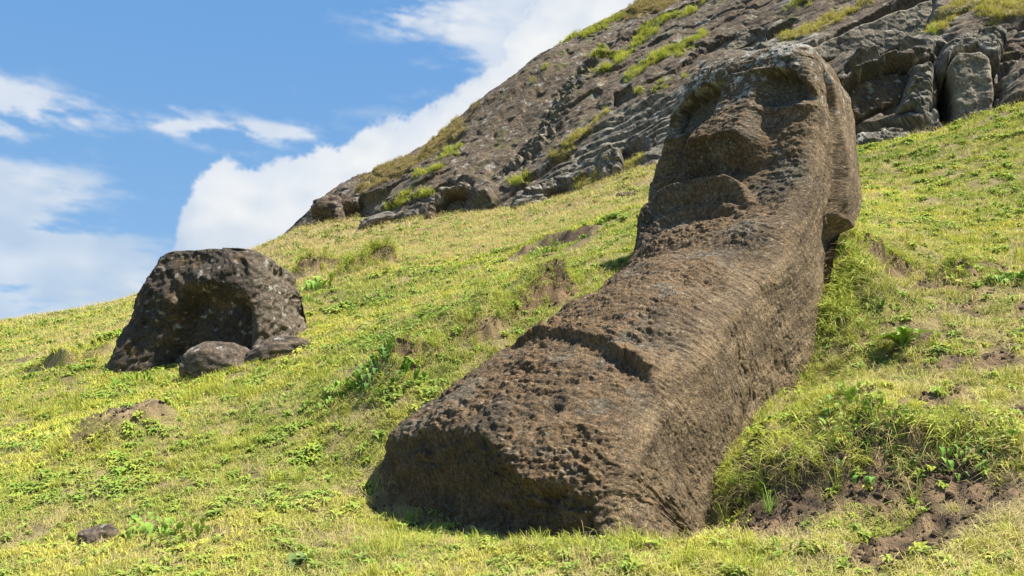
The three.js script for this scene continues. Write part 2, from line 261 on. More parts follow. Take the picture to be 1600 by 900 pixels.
// A carved block built up as rings of rounded rectangles along a leaning spine.
// spec: C (spine of the front right edge), U (across the front), w, t (width, thickness per station), s0, s1, ds, relief, colour
function carve(spec) {
  const { C, U, w, t, s0, s1, step, relief, colour, rC, rL, cap, capH } = spec;
  const col3 = (s) => [cr(C.map((p) => p[0]), s), cr(C.map((p) => p[1]), s), cr(C.map((p) => p[2]), s)];
  const nC = C.length - 1;
  const frame = (s) => {
    s = clamp(s, 0, nC);
    const a = col3(Math.min(s + 0.05, nC)), b = col3(Math.max(s - 0.05, 0)), A = new THREE.Vector3(a[0] - b[0], a[1] - b[1], a[2] - b[2]).normalize();
    const M = new THREE.Vector3().crossVectors(U, A).normalize(); return [A, M];
  };
  // rows: even spacing in metres along the spine
  const rows = []; let s = s0, len = 0;
  while (s < s1) { const c = col3(s), d = col3(s + 0.02), per = Math.hypot(d[0] - c[0], d[1] - c[1], d[2] - c[2]) / 0.02; rows.push([s, len, 1, 0]); s += step / per; len += step; }
  const sE = s1, lE = len;
  for (let k = 0; k <= cap; k++) { const th = k / cap * Math.PI / 2, g = Math.cos(th) ** 0.55, h = Math.sin(th) ** 0.9; rows.push([sE, lE + capH * h + (1 - g) * 0.6, Math.max(g, 0.012), capH * h]); }
  // outline parameters
  const cols = []; const F = spec.cols; // [right flank, right corner, front, left corner, left flank, back]
  const push = (kind, n) => { for (let i = 0; i < n; i++) cols.push([kind, i / n]); };
  push(0, F[0]); push(1, F[1]); push(2, F[2]); push(3, F[3]); push(4, F[4]); push(5, F[5]); cols.push([5, 1]);
  const nc = cols.length, pos = new Float32Array(rows.length * nc * 3), color = new Float32Array(rows.length * nc * 3), uv = new Float32Array(rows.length * nc * 2);
  let o = 0;
  for (const [s, l, g, h] of rows) {
    const c = col3(s), [A, M] = frame(s), W = cr(w, s), T = cr(t, s), r = cr(rC, s), q = cr(rL, s);
    let per = 0, lx = 0, lm = 0; const perC = Math.hypot(T - .1 - r, 0) + r * 1.571;
    for (let k = 0; k < nc; k++) {
      const [kind, f] = cols[k]; let x, m, nx, nm;
      if (kind === 0) { x = 0; m = mix(-T + 0.1, -r, f); nx = 1; nm = 0; }
      else if (kind === 1) { const a = f * Math.PI / 2; nx = Math.cos(a); nm = Math.sin(a); x = -r + r * nx; m = -r + r * nm; }
      else if (kind === 2) { x = mix(-r, -W + q, f); m = 0; nx = 0; nm = 1; }
      else if (kind === 3) { const a = Math.PI / 2 + f * Math.PI / 2; nx = Math.cos(a); nm = Math.sin(a); x = -W + q + q * nx; m = -q + q * nm; }
      else if (kind === 4) { x = -W; m = mix(-q, -T + 0.1, f); nx = -1; nm = 0; }
      else { x = mix(-W, 0, f); m = -T + 0.1 - 0.1 * Math.sin(f * Math.PI); nx = 0; nm = -1; }
      per += k ? Math.hypot(x - lx, m - lm) : 0; lx = x; lm = m;
      const u = (x + W) / W;
      const up = h > 0 ? 1 - g : 0;                       // how far the surface has turned to face up the spine
      const Q = { x, m, l, nx: nx * (1 - up), nm: nm * (1 - up), W, T, top: up }, D = relief(u, s + (h > 0 ? h * 1.6 : 0), Q);
      const gx = -W / 2 + (x + W / 2) * g, gm = -T / 2 + (m + T / 2) * g;
      const ox = gx + nx * D * (1 - up), om = gm + nm * D * (1 - up), oa = h + D * up;
      for (let i = 0; i < 3; i++) pos[o * 3 + i] = c[i] + U.getComponent(i) * ox + M.getComponent(i) * om + A.getComponent(i) * oa;
      const cc = colour(u, s + (h > 0 ? h * 1.6 : 0), { sock: Q.sock || 0, x: gx + nx * D, m: gm + nm * D, l, nx, nm, W, T, D, top: up });
      color[o * 3] = cc[0]; color[o * 3 + 1] = cc[1]; color[o * 3 + 2] = cc[2];
      uv[o * 2] = (per - perC) * spec.uvk; uv[o * 2 + 1] = l * spec.uvk; o++;
    }
  }
  const idx = [];
  for (let j = 0; j < rows.length - 1; j++) for (let k = 0; k < nc - 1; k++) { const a = j * nc + k, b = a + 1; idx.push(a, b, a + nc, b, b + nc, a + nc); }
  const G = new THREE.BufferGeometry();
  G.setAttribute('position', new THREE.BufferAttribute(pos, 3)); G.setAttribute('color', new THREE.BufferAttribute(color, 3)); G.setAttribute('uv', new THREE.BufferAttribute(uv, 2)); G.setIndex(idx);
  G.computeVertexNormals();
  const N = G.attributes.normal, a = new THREE.Vector3();          // close the seam at the back
  for (let j = 0; j < rows.length; j++) { const i0 = j * nc, i1 = i0 + nc - 1; a.fromBufferAttribute(N, i0).add(new THREE.Vector3().fromBufferAttribute(N, i1)).normalize(); N.setXYZ(i0, a.x, a.y, a.z); N.setXYZ(i1, a.x, a.y, a.z); }
  return G;
}
const yawed = (deg) => new THREE.Vector3(Math.cos(deg * Math.PI / 180), 0, Math.sin(deg * Math.PI / 180));

// ---------------------------------------------------------------- the leaning statue
{
  const C = [[.65, .6, -6.27], [.78, 1.22, -6.56], [1.18, 1.82, -7.07], [1.66, 2.41, -7.71], [2.16, 2.85, -8.4], [2.78, 3.33, -9.04], [3.23, 3.86, -9.52], [3.41, 4.47, -9.8], [3.51, 5, -9.95], [3.53, 5.5, -10.04]];
  const w = [2.86, 2.86, 2.6, 2.06, 1.97, 2.0, 2.26, 2.22, 2.06, 1.84], t = [1.9, 2.1, 2.4, 2.4, 2.2, 1.5, 1.06, 1.22, 1.2, 1.1];
  const browLow = [[-.1, 8.0], [0, 8.3], [.08, 8.72], [.2, 9.0], [.36, 9.06], [.5, 9.0], [.67, 9.0], [.8, 8.98], [.9, 8.8], [.97, 8.45], [1.02, 8.1], [1.1, 7.8]];
  const sockLow = [[0, 7.98], [.3, 7.94], [.7, 8.08], [1, 8.1]];
  const ledge = [[-.1, 2.3], [.12, 2.42], [.19, 2.55], [.25, 2.66], [.38, 2.63], [.5, 2.54], [.74, 2.36], [.93, 2.13], [.98, 1.95], [1.02, 1.6], [1.1, 1.3]];
  const foot = [[-.1, 1.05], [.12, .99], [.3, 1.08], [.49, 1.07], [.58, .98], [.66, .72], [.74, .58], [.85, .54], [1, .5], [1.1, .3]];
  const lipTop = [[.02, 5.6], [.1, 6.0], [.2, 6.25], [.42, 6.4], [.58, 6.33], [.66, 6.2], [.74, 5.9]];
  const lipLow = [[0, 5.2], [.12, 5.5], [.46, 5.72], [.66, 5.62], [.8, 5.4]];
  function front(u, s, q) {
    let D = mix(-0.24, -0.05, ss(4.2, 6, s)) * Math.abs(2 * u - 1) ** 2.4 + .07 * gauss((s - 1.9) / .9) + .05 * gauss((s - 3.4) / .6);
    const wob = 0.03 * n3(q.x * 2.1, q.l * 2.1, 3), wob2 = 0.06 * n3(q.x * 3, q.l * 3, 8);
    // nose: narrow bridge, broad wings, flat underside
    const ns = clamp((s - 6.9) / 2.0), c = mix(.475, .555, ns), hw = mix(.26, .19, ss(.05, .6, ns)), side = u < c ? ss(-.03, .11, hw - Math.abs(u - c) + wob) : ss(-.07, .10, hw - Math.abs(u - c) + wob);
    const under = ss(6.78, 7.06, s + 0.1 * Math.abs(u - c)) ;
    const prof = s > 7.2 ? mix(.15, .35, ss(8.7, 7.15, s)) : .35;
    const lowEdge = 7.22 - 0.35 * Math.abs(u - c) - .06 * ss(.03, .0, Math.abs(u - c));
    const drop = ss(lowEdge - 0.60, lowEdge + 0.06, s);
    const hollow = .09 * ss(.0, .06, drop * (1 - drop)) * ss(.02, .1, hw - .05 - Math.abs(u - c)) * (1 - .5 * gauss((u - c - .03) / .02));
    const nose = side * (prof * drop - hollow) * ss(9.15, 8.95, s);
    // eye sockets under the brow
    const bl = lin(u, browLow) + wob2, sl = lin(u, sockLow) + wob2 * .5;
    const nn = ss(-0.01, .06, hw - Math.abs(u - c) + wob * .6);
    const sock = ss(0, .08, bl - s) * ss(0, .06, s - sl) * (1 - nn) * ss(-.02, .035, u) * ss(1.02, .975, u);
    D -= sock * 0.19; q.sock = sock;
    D += .05 * gauss((s - sl + .12) / .12) * (1 - nn) * ss(8.6, 8.2, s);
    D += 0.10 * ss(-.04, .06, s - bl) * ss(1.1, .25, s - bl);
    D += nose;
    // cheek fold beside the left wing, swelling cheeks
    if (s > 5.5 && s < 8) { D -= 0.08 * gauss((u - (.15 + .05 * (s - 6.5))) / .035) * ss(5.7, 6.2, s) * ss(7.9, 7.2, s); D += 0.05 * gauss((u - .88) / .1) * gauss((s - 7.2) / .7); D += .04 * gauss((u - .03) / .06) * gauss((s - 7) / .6); }
    // recess below the nose, pouting lips
    const inU = ss(.0, .13, u) * ss(.78, .56, u);
    D -= 0.05 * inU * gauss((s - 6.58) / .10);
    const lt = lin(u, lipTop) + wob, ll = lin(u, lipLow) + wob;
    D += 0.24 * inU * ss(lt + .09, lt - .01, s) * (.86 * ss(lt - .36, lt - .03, s) + .14 * ss(ll - .1, lt - .1, s)) + .05 * inU * gauss((s - lt + .50) / .10);
    D -= 0.035 * inU * gauss((s - ll) / .08);
    D += 0.05 * ss(.0, .25, u) * ss(1.05, .8, u) * gauss((s - (5.3 - .3 * Math.abs(u - .5))) / .18);
    D -= 0.035 * gauss((s - 4.95 + .3 * u) / .15);
    D += 0.03 * gauss((s - 4.5 + .35 * u) / .2) - 0.025 * gauss((s - 4.05 + .2 * u) / .12);
    // ledge across the chest, hollow below it
    const b = lin(u, ledge) - s + wob2 * 0.8;
    if (b > -0.3) { const inL = ss(.14, .2, u); D -= inL * mix(.04, .115, ss(.25, .9, u)) * (1 + .9 * n3(q.x * 3.1, 3, 8)) * ss(-.02, .11, b) * Math.exp(-Math.max(0, b) / .30); D += inL * 0.05 * ss(-.3, -.02, b) * ss(.05, 0, b); }
    // notches at the left edge
    D -= 0.13 * gauss((u - .02) / .05) * gauss((s - 1.80) / .07) + 0.12 * gauss((u - .15 - (s - 1.6) * .12) / .022) * ss(1.3, 1.45, s) * ss(1.85, 1.72, s);
    D -= 0.07 * gauss((u - .71) / .02) * gauss((s - 1.46) / .1) - 0.05 * gauss((u - .76) / .04) * gauss((s - 1.25) / .14);
    // the foot breaks away under a ragged edge
    const f = lin(u, foot) - s + wob2 * 1.2 + .05 * n3(q.x * 9, q.l * 9, 2);
    D += 0.11 * gauss(f / .5) * ss(1.2, .3, f);
    if (f > -.05) D -= (0.22 * Math.max(0, f) + 0.06 * ss(-.02, .14, f)) * ss(1.04, .80, u);
    return D;
  }
  function flank(s, q) {
    const v = -q.m; let D = 0;
    const gr = .5 + .14 * (7.8 - s) / 1.3;                 // the groove before the ear runs down and back
    const end = 6.26 + .05 * n3(v * 6, 2, 1);
    const ear = ss(gr - .04, gr + .06, v) * ss(end - .04, end + .06, s) * ss(9.3, 8.9, s);
    D += .17 * ear * mix(.42, 1, ss(8.2, 6.9, s));
    D -= .045 * gauss((v - gr) / .03) * ss(7.9, 8.3, s) * ss(9.2, 8.9, s) + .02 * gauss((v - gr) / .04) * ss(6.6, 7, s) * ss(9.2, 8.9, s);
    D -= .10 * gauss((v - (gr + .06)) / .10) * ss(end + .30, end + .05, s) * ss(end - .05, end, s);
    D -= .10 * ss(end + .02, end - .15, s) * ss(5.2, 5.9, s) * ss(.4, .8, v);
    D += .05 * gauss((s - 3) / 1.0) * gauss((v - .6) / .5);
    return D;
  }
  const relief = (u, s, q) => {
    const wf = clamp(q.nm) ** 1.5, wk = clamp(q.nx) ** 1.5;
    let D = wf > 0 ? wf * front(u, s, q) : 0;
    if (wk > 0) D += wk * flank(s, q);
    const { x, m, l } = q, fl = clamp(q.nx);
    const body = 1 - 0.35 * ss(5, 6, s);
    const fa = flakes(x * 8 + m * 4, l * 13 + .4 * n3(x * 3, m * 3, l * 3), 5), fb = flakes(x * 24 - m * 11, l * 33, 6), rag = .35 + 1.1 * clamp(.5 + 1.2 * n3(x * 1.6, m * 1.6, l * 1.6 + 9)), foot1 = ss(1.1, .8, s);
    D += (1 - .5 * fl) * (1 - .55 * ss(5, 6.2, s)) * rag * (.019 * fa[0] - .007 * fa[1] + .016 * fb[0] - .007 * fb[1]) * (1 + .4 * foot1);
    D += 0.045 * fbm(x * 1.3, m * 1.3, l * 1.3, 2) + 0.030 * body * (1 - .7 * fl) * fbm(x * 3.2, m * 3.2, l * 4.4, 3);
    // layers of tuff: thin broken beds across the front, runnels down the flank
    D += (1 - fl) * (0.010 * fbm(x * 4.5, m * 4.5, l * 12, 3, 0.65) + 0.004 * ridge(x * 7, m * 7, l * 21, 2));
    D += fl * (0.006 * fbm(x * 11, m * 11, l * 2.6, 3, 0.6) + .012 * fbm(x * 4, m * 4, l * 3, 3));
    // chips knocked out
    const ch = n3(x * 8.5, m * 8.5, l * 11); D -= (1 - fl) * 0.009 * ss(.3, .55, ch) * ss(.0, .3, n3(x * 1.7, m * 1.7, l * 1.7 + 4));
    D += (1 - .6 * fl) * 0.010 * fbm(x * 20, m * 20, l * 27, 2, .7);
    return D;
  };
  const colour = (u, s, q) => {
    const { x, m, l } = q, fl = clamp(q.nx);
    const a = clamp(.5 + .8 * fbm(x * 1.1, m * 1.1, l * 1.4, 3)), b = clamp(.5 + .9 * fbm(x * 5, m * 5, l * 12, 3)), f = clamp(.5 + 1.1 * fbm(x * 19, m * 19, l * 30, 2));
    let c = mix3([.090, .059, .030], [.272, .180, .094], b * .5 + f * .5);
    c = mix3(c, mix3([.15, .098, .052], [.24, .155, .078], b), a * .55 * ss(5, 3.5, s));
    c = mix3(c, mix3([.045, .038, .029], [.10, .085, .066], f), .65 * ss(.12, .5, fbm(x * 1.3 + 9, m * 1.3, l * .9, 4, .6)));
    c = mix3(c, mix3([.14, .13, .10], [.25, .235, .195], f), .5 * ss(.22, .5, fbm(x * 1.8 + 3, m * 1.8, l * 2.6 + 6, 4, .6)));
    const fk = mix3([.14, .096, .053], [.325, .235, .135], clamp(.5 + .9 * fbm(x * 6, m * 6, l * 2.2, 4, .7)));
    c = mix3(c, fk, fl * .8);
    // weathered grey on the head, greyer in the eye hollows
    c = mix3(c, mix3([.11, .10, .08], [.20, .185, .15], b), (1 - fl) * ss(7.9, 8.3, s) * .4);
    c = mix3(c, mix3([.17, .16, .135], [.26, .25, .215], f), q.sock * .75);
    // pale lichen crusts high on the brow and crown
    const li = fbm(x * 6.5, m * 6.5, l * 6.5, 4, .6) + .22 * ss(8.6, 9.4, s) + .13 * ss(7.4, 8.3, s) + .25 * n3(x * 1.6, m * 1.6, l * 1.6) - .15 * fl + .1 * (q.top || 0);
    c = mix3(c, mix3([.34, .335, .30], [.52, .52, .48], f), ss(.40, .56, li) * ss(7.4, 8.4, s) * (1 - .8 * q.sock));
    // scattered white crystals in the tuff
    c = mix3(c, [.42, .37, .29], .7 * ss(.44, .54, n3(x * 28, m * 28, l * 28)));
    // damp dark crust and a rusty bloom on the broken foot
    if (s < 1.6) { const ft = ss(-.02, .1, lin(u, foot) - s) * (1 - fl); c = mix3(c, mix3([.085, .064, .044], [.20, .135, .075], clamp(.3 + .9 * fbm(x * 6, m * 6, l * 6, 3))), ft * .8); }
    if (s > 1 && s < 3.2) { const b2 = lin(u, ledge) - s; c = mix3(c, [.27, .165, .075], .65 * gauss((b2 + .02) / .14) * ss(.15, .3, u) * ss(.3, .7, b) * (1 - fl)); }
    // yellow bloom on the left cheek and nose bridge
    const yel = gauss((u - .05) / .09) * gauss((s - 6.9) / .7) + .7 * gauss((u - .42) / .07) * gauss((s - 8.75) / .18);
    c = mix3(c, [.29, .22, .09], clamp(yel) * ss(.45, .8, b) * .7);
    return c;
  };
  const g = carve({ C, U: yawed(42), w, t, s0: -0.8, s1: 9.25, step: 0.0125, relief, colour, cap: 46, capH: 0.36, uvk: 1.3,
    rC: [.26, .30, .36, .42, .42, .36, .22, .14, .13, .16], rL: [.32, .34, .36, .34, .32, .28, .2, .14, .12, .16], cols: [150, 26, 190, 28, 30, 10] });
  tag(mesh('statue', g, stone(0.022)), 'tall brown stone statue with carved face and long ear, leaning out of the slope', 'statue');
}

// ---------------------------------------------------------------- the worn head sunk in the slope on the left
{
  const P = (x, y, d) => at(x, y, d);
  const C = [P(404, 585, 13.45), P(404, 536, 13.5), P(404, 482, 13.6), P(402, 432, 13.72), P(400, 396, 13.86)];
  const w = [3.02, 2.86, 2.58, 2.28, 2.0], t = [1.7, 1.7, 1.65, 1.5, 1.3];
  const relief = (u, s, q) => {
    const { x, m, l } = q, wf = clamp(q.nm) ** 1.5; let D = 0;
    if (wf > 0) {
      const roof = lin(u, [[.38, 1.9], [.46, 2.7], [.62, 3.0], [.75, 2.9], [.9, 2.6], [1.0, 1.7]]) + .2 * n3(x * 2, l * 2, 1);
      const inn = ss(.38, .50, u) * ss(1.02, .93, u) * ss(0, .75, roof - s);
      D -= wf * .27 * inn; D -= wf * .07 * gauss((u - .86) / .05) * gauss((s - 3.1) / .25);
      D -= wf * .10 * gauss((u - .47) / .04) * ss(3.2, 2.2, s);
      D += wf * (.08 * gauss((u - .66) / .22) * gauss((s - 3.0) / .6) - .06 * (2 * u - 1) ** 2 + .08 * ss(.42, .3, u) * ss(1.2, 0, s));
    }
    D += .09 * fbm(x * .9, m * .9, l * .9, 2) + .05 * fbm(x * 2.6, m * 2.6, l * 2.6, 3) + .03 * ridge(x * 5, m * 5, l * 5, 2) * .6 - .05 * ss(.22, .5, n3(x * 4.5, m * 4.5, l * 4.5)) + .018 * fbm(x * 13, m * 13, l * 13, 2, .7);
    return D;
  };
  const colour = (u, s, q) => {
    const { x, m, l } = q, fl = clamp(q.nx), b = clamp(.5 + .9 * fbm(x * 3, m * 3, l * 3, 3)), f = clamp(.5 + 1.1 * fbm(x * 12, m * 12, l * 12, 2));
    let c = mix3([.040, .032, .025], [.115, .088, .064], b * .55 + f * .45);
    c = mix3(c, mix3([.15, .12, .09], [.25, .205, .155], f), fl * .75);
    const li = .6 * fbm(x * 5.5 + 4, m * 5.5, l * 5.5, 4, .65) + .45 * n3(x * 1.3, m * 1.3, l * 1.3 + 3) + .10 * ss(1, 3, s) + .14 * gauss((u - .12) / .16) * gauss((s - 3.1) / .8);
    c = mix3(c, mix3([.36, .35, .31], [.55, .55, .51], f), ss(.46, .58, li));
    c = mix3(c, [.42, .38, .33], .6 * ss(.44, .52, n3(x * 9, m * 9, l * 9)));
    c = mix3(c, [.20, .13, .06], .5 * ss(.2, .5, fbm(x * 2, m * 2, l * 4 + 5, 3)) * (1 - fl));
    return c;
  };
  const g = carve({ C, U: yawed(15), w, t, s0: -0.6, s1: 4.05, step: 0.02, relief, colour, cap: 26, capH: 0.2, uvk: 1.0, rC: [.3, .28, .26, .26, .3], rL: [.6, .55, .5, .5, .5], cols: [64, 18, 120, 26, 26, 8] });
  tag(mesh('stone_head', g, stone(0.02)), 'dark lichen-spotted stone head buried to its brow in the grass on the left', 'statue');
}

// ---------------------------------------------------------------- rocks
function rockGeometry(rx, ry, rz, seed, amp = 0.25, detail = 24, colourFn, boxy = .8) {
  const g = new THREE.SphereGeometry(1, detail * 2, detail), p = g.attributes.position, col = [];
  for (let i = 0; i < p.count; i++) {
    let x = p.getX(i), y = p.getY(i), z = p.getZ(i);
    const e = boxy, k = (v) => Math.sign(v) * Math.abs(v) ** e; x = k(x); y = k(y); z = k(z);
    const n = fbm(x * 1.1 + seed, y * 1.1, z * 1.1, 3), m = fbm(x * 4 + seed, y * 4, z * 4, 3, .6), c = ss(.2, .5, n3(x * 3 + seed, y * 3, z * 3 + 7));
    const r = 1 + amp * n + amp * .22 * m - amp * .3 * c;
    p.setXYZ(i, x * r * rx, y * r * ry, z * r * rz);
    const cc = colourFn(clamp(.5 + .9 * m), clamp(.5 + .9 * n), x, y, z); col.push(...cc);
  }
  g.setAttribute('color', new THREE.Float32BufferAttribute(col, 3));
  const uv = g.attributes.uv; for (let i = 0; i < uv.count; i++) uv.setXY(i, uv.getX(i) * 4 * Math.max(rx, rz), uv.getY(i) * 2 * Math.max(ry, rz));
  g.computeVertexNormals();
  return g;
}
const BROWN = (f, n, x, y, z) => mix3(mix3([.075, .058, .045], [.19, .145, .105], f), [.42, .40, .36], ss(.5, .75, fbm(x * 3, y * 3, z * 3 + 4, 3) + .15 * y));
const GREY = (f, n) => mix3(mix3([.12, .11, .095], [.27, .25, .22], f), [.40, .39, .36], n > .7 ? .5 : 0);
const SOIL = (f, n, x, y, z) => mix3(mix3([.13, .088, .052], [.30, .22, .13], f), [.24, .22, .07], ss(.45, .6, n + .2 * n3(x * 7, y * 7, z * 7)) * .5);
const ROCK_MAT = stone(0.02), SOIL_MAT = stone(0.012, 1);
function rock(name, px, py, d, size, seed, colourFn, label, cat, opt = {}) {
  const p = d ? at(px, py, d) : hit(px, py).slice(0, 3), o = new THREE.Group();
  const m = mesh(name, rockGeometry(size[0], size[1], size[2], seed, opt.amp ?? .3, opt.detail ?? 24, colourFn, opt.boxy), opt.mat ?? ROCK_MAT);
  m.position.set(...p); m.rotation.set(opt.pitch ?? 0, opt.turn ?? 0, opt.roll ?? 0);
  return tag(m, label, cat);
}
rock('boulder', 340, 572, 13.0, [.52, .36, .38], 3, BROWN, 'rounded brown boulder at the foot of the buried head, under its hollow', 'boulder', { roll: .06, detail: 40, amp: .16, boxy: 1 });
rock('boulder', 434, 552, 13.1, [.48, .24, .42], 11, BROWN, 'brown boulder with a pale crust leaning on the right corner of the buried head', 'boulder', { roll: .25, detail: 40, amp: .18, boxy: 1 });
rock('rock', 152, 845, 0, [.15, .12, .14], 21, BROWN, 'small rounded brown rock in the grass at the lower left', 'rock', { roll: .2 });
rock('boulder', 928, 304, 32, [.42, .36, .4], 43, BROWN, 'small dark boulder on the dry slope below the grey slab', 'boulder');
rock('boulder', 980, 312, 26, [.42, .22, .4], 53, BROWN, 'low dark boulder in dry grass just left of the leaning statue', 'boulder', { roll: .2 });
rock('rock', 826, 318, 34, [.65, .24, .4], 63, GREY, 'flat pale grey slab lying at the foot of the rock face', 'rock', { roll: .25 });
rock('boulder', 514, 326, 45.5, [.85, .6, .7], 73, BROWN, 'dark boulder at the far left end of the rock face, against the sky', 'boulder', { roll: .4 });
rock('rock', 865, 402, 0, [.18, .08, .15], 83, SOIL, 'small brown clod beside the leafy weed on the mid slope', 'rock', { mat: SOIL_MAT });
rock('rock', 590, 345, 40.5, [.9, .28, .5], 93, GREY, 'low grey rock at the base of the rock face left of the cave', 'rock', { roll: .28 });

// ---------------------------------------------------------------- the quarried rock face
const CL = {};
{
  const ctrl = [[490, 345, 46.5], [560, 356, 42], [670, 345, 38.7], [740, 327, 37], [820, 322, 35.2], [910, 305, 33.2], [1000, 270, 30.8], [1180, 248, 28.5], [1350, 232, 25], [1480, 206, 24], [1600, 168, 23], [1720, 130, 22.5],
    [500, 318, 47.5], [545, 300, 46], [600, 268, 46.5], [660, 237, 46.5], [720, 203, 45.5], [758, 160, 45.5], [800, 128, 46], [860, 82, 46.5], [940, 36, 47.5], [1010, -2, 48.5], [1100, -50, 50],
    [600, 305, 43.2], [700, 290, 40], [780, 270, 38.5], [850, 240, 37.3], [800, 200, 41.5], [880, 150, 40.6], [950, 80, 43], [930, 210, 35.6], [1020, 180, 33.8], [1000, 110, 38.4], [1100, 130, 33], [1080, 40, 40.5], [1200, 60, 34.6], [1250, 0, 36.5], [1200, 180, 29.6],
    [1350, 150, 26.2], [1350, 60, 30], [1420, 20, 30.8], [1430, 130, 25.6], [1520, 120, 24.8], [1520, 50, 26.4], [1600, 90, 24.2], [1600, 20, 26], [1720, 20, 25.5], [1300, -60, 38], [1500, -60, 32], [1720, -80, 29.5], [1100, -120, 53], [1300, -140, 46], [1500, -150, 40], [1720, -180, 36],
    [470, 352, 50], [500, 345, 55], [580, 300, 57], [650, 268, 57], [720, 232, 57], [760, 205, 56], [800, 165, 57], [860, 118, 58], [940, 70, 59], [1010, 34, 61], [1100, -20, 63]];
  const P = ctrl.map(([x, y, d]) => new THREE.Vector3(...at(x, y, d)));
  const O = new THREE.Vector3(...at(1000, 160, 36)), N = new THREE.Vector3(-.15, .62, .77).normalize(), Uc = new THREE.Vector3(0, 1, 0).cross(N).normalize(), V = N.clone().cross(Uc).normalize();
  const uvw = P.map((p) => { const q = p.clone().sub(O); return [q.dot(Uc), q.dot(V), q.dot(N)]; });
  const base = plate(uvw, 0.05);
  let u0 = 1e9, u1 = -1e9, v0 = 1e9, v1 = -1e9; for (const q of uvw) { u0 = Math.min(u0, q[0]); u1 = Math.max(u1, q[0]); v0 = Math.min(v0, q[1]); v1 = Math.max(v1, q[1]); }
  const world = (u, v, w) => [O.x + Uc.x * u + V.x * v + N.x * w, O.y + Uc.y * u + V.y * v + N.y * w, O.z + Uc.z * u + V.z * v + N.z * w];
  // coarse look-up from survey sight lines to places on the face
  const NU = 220, NV = 150, grid = [];
  for (let j = 0; j <= NV; j++) for (let i = 0; i <= NU; i++) { const u = mix(u0 - 1, u1 + 1, i / NU), v = mix(v0 - 1, v1 + 1, j / NV), q = proj(...world(u, v, base(u, v))); grid.push([u, v, q[0], q[1], q[2]]); }
  const find = (px, py) => {
    let b = null, bd = 1e9; for (const q of grid) { const d = (q[2] - px) ** 2 + (q[3] - py) ** 2 + (q[4] > 52 ? 400 : 0); if (d < bd) { bd = d; b = q; } }
    let u = b[0], v = b[1];
    for (let k = 0; k < 6; k++) { const f = (u, v) => proj(...world(u, v, base(u, v))), a = f(u, v), e = .05, bu = f(u + e, v), bv = f(u, v + e); const j11 = (bu[0] - a[0]) / e, j12 = (bv[0] - a[0]) / e, j21 = (bu[1] - a[1]) / e, j22 = (bv[1] - a[1]) / e, dx = px - a[0], dy = py - a[1], det = j11 * j22 - j12 * j21; if (Math.abs(det) < 20) break; u += clamp((j22 * dx - j12 * dy) / det, -.5, .5); v += clamp((j11 * dy - j21 * dx) / det, -.5, .5); }
    return [u, v];
  };
  const poly = (pts) => { const p = pts.map(([x, y]) => find(x, y)), us = p.map((q) => q[0]), vs = p.map((q) => q[1]); return { p, b: [Math.min(...us) - 1.2, Math.max(...us) + 1.2, Math.min(...vs) - 1.2, Math.max(...vs) + 1.2] }; };
  const topAbove = (P, u, v) => { let t = 0; const p = P.p; for (let i = 0, j = p.length - 1; i < p.length; j = i++) { const [ax, ay] = p[j], [bx, by] = p[i]; if ((ax > u) !== (bx > u)) { const y = ay + (by - ay) * (u - ax) / (bx - ax); if (y > v) t = Math.max(t, y - v); } } return t; };
  const sdf = (P, u, v) => { // > 0 inside
    if (u < P.b[0] || u > P.b[1] || v < P.b[2] || v > P.b[3]) return -9;
    let d = 1e9, inside = false; const p = P.p;
    for (let i = 0, j = p.length - 1; i < p.length; j = i++) {
      const [ax, ay] = p[j], [bx, by] = p[i], ex = bx - ax, ey = by - ay, t = clamp(((u - ax) * ex + (v - ay) * ey) / (ex * ex + ey * ey)), dx = u - ax - ex * t, dy = v - ay - ey * t;
      d = Math.min(d, dx * dx + dy * dy);
      if ((ay > v) !== (by > v) && u < ex * (v - ay) / ey + ax) inside = !inside;
    }
    return (inside ? 1 : -1) * Math.sqrt(d);
  };
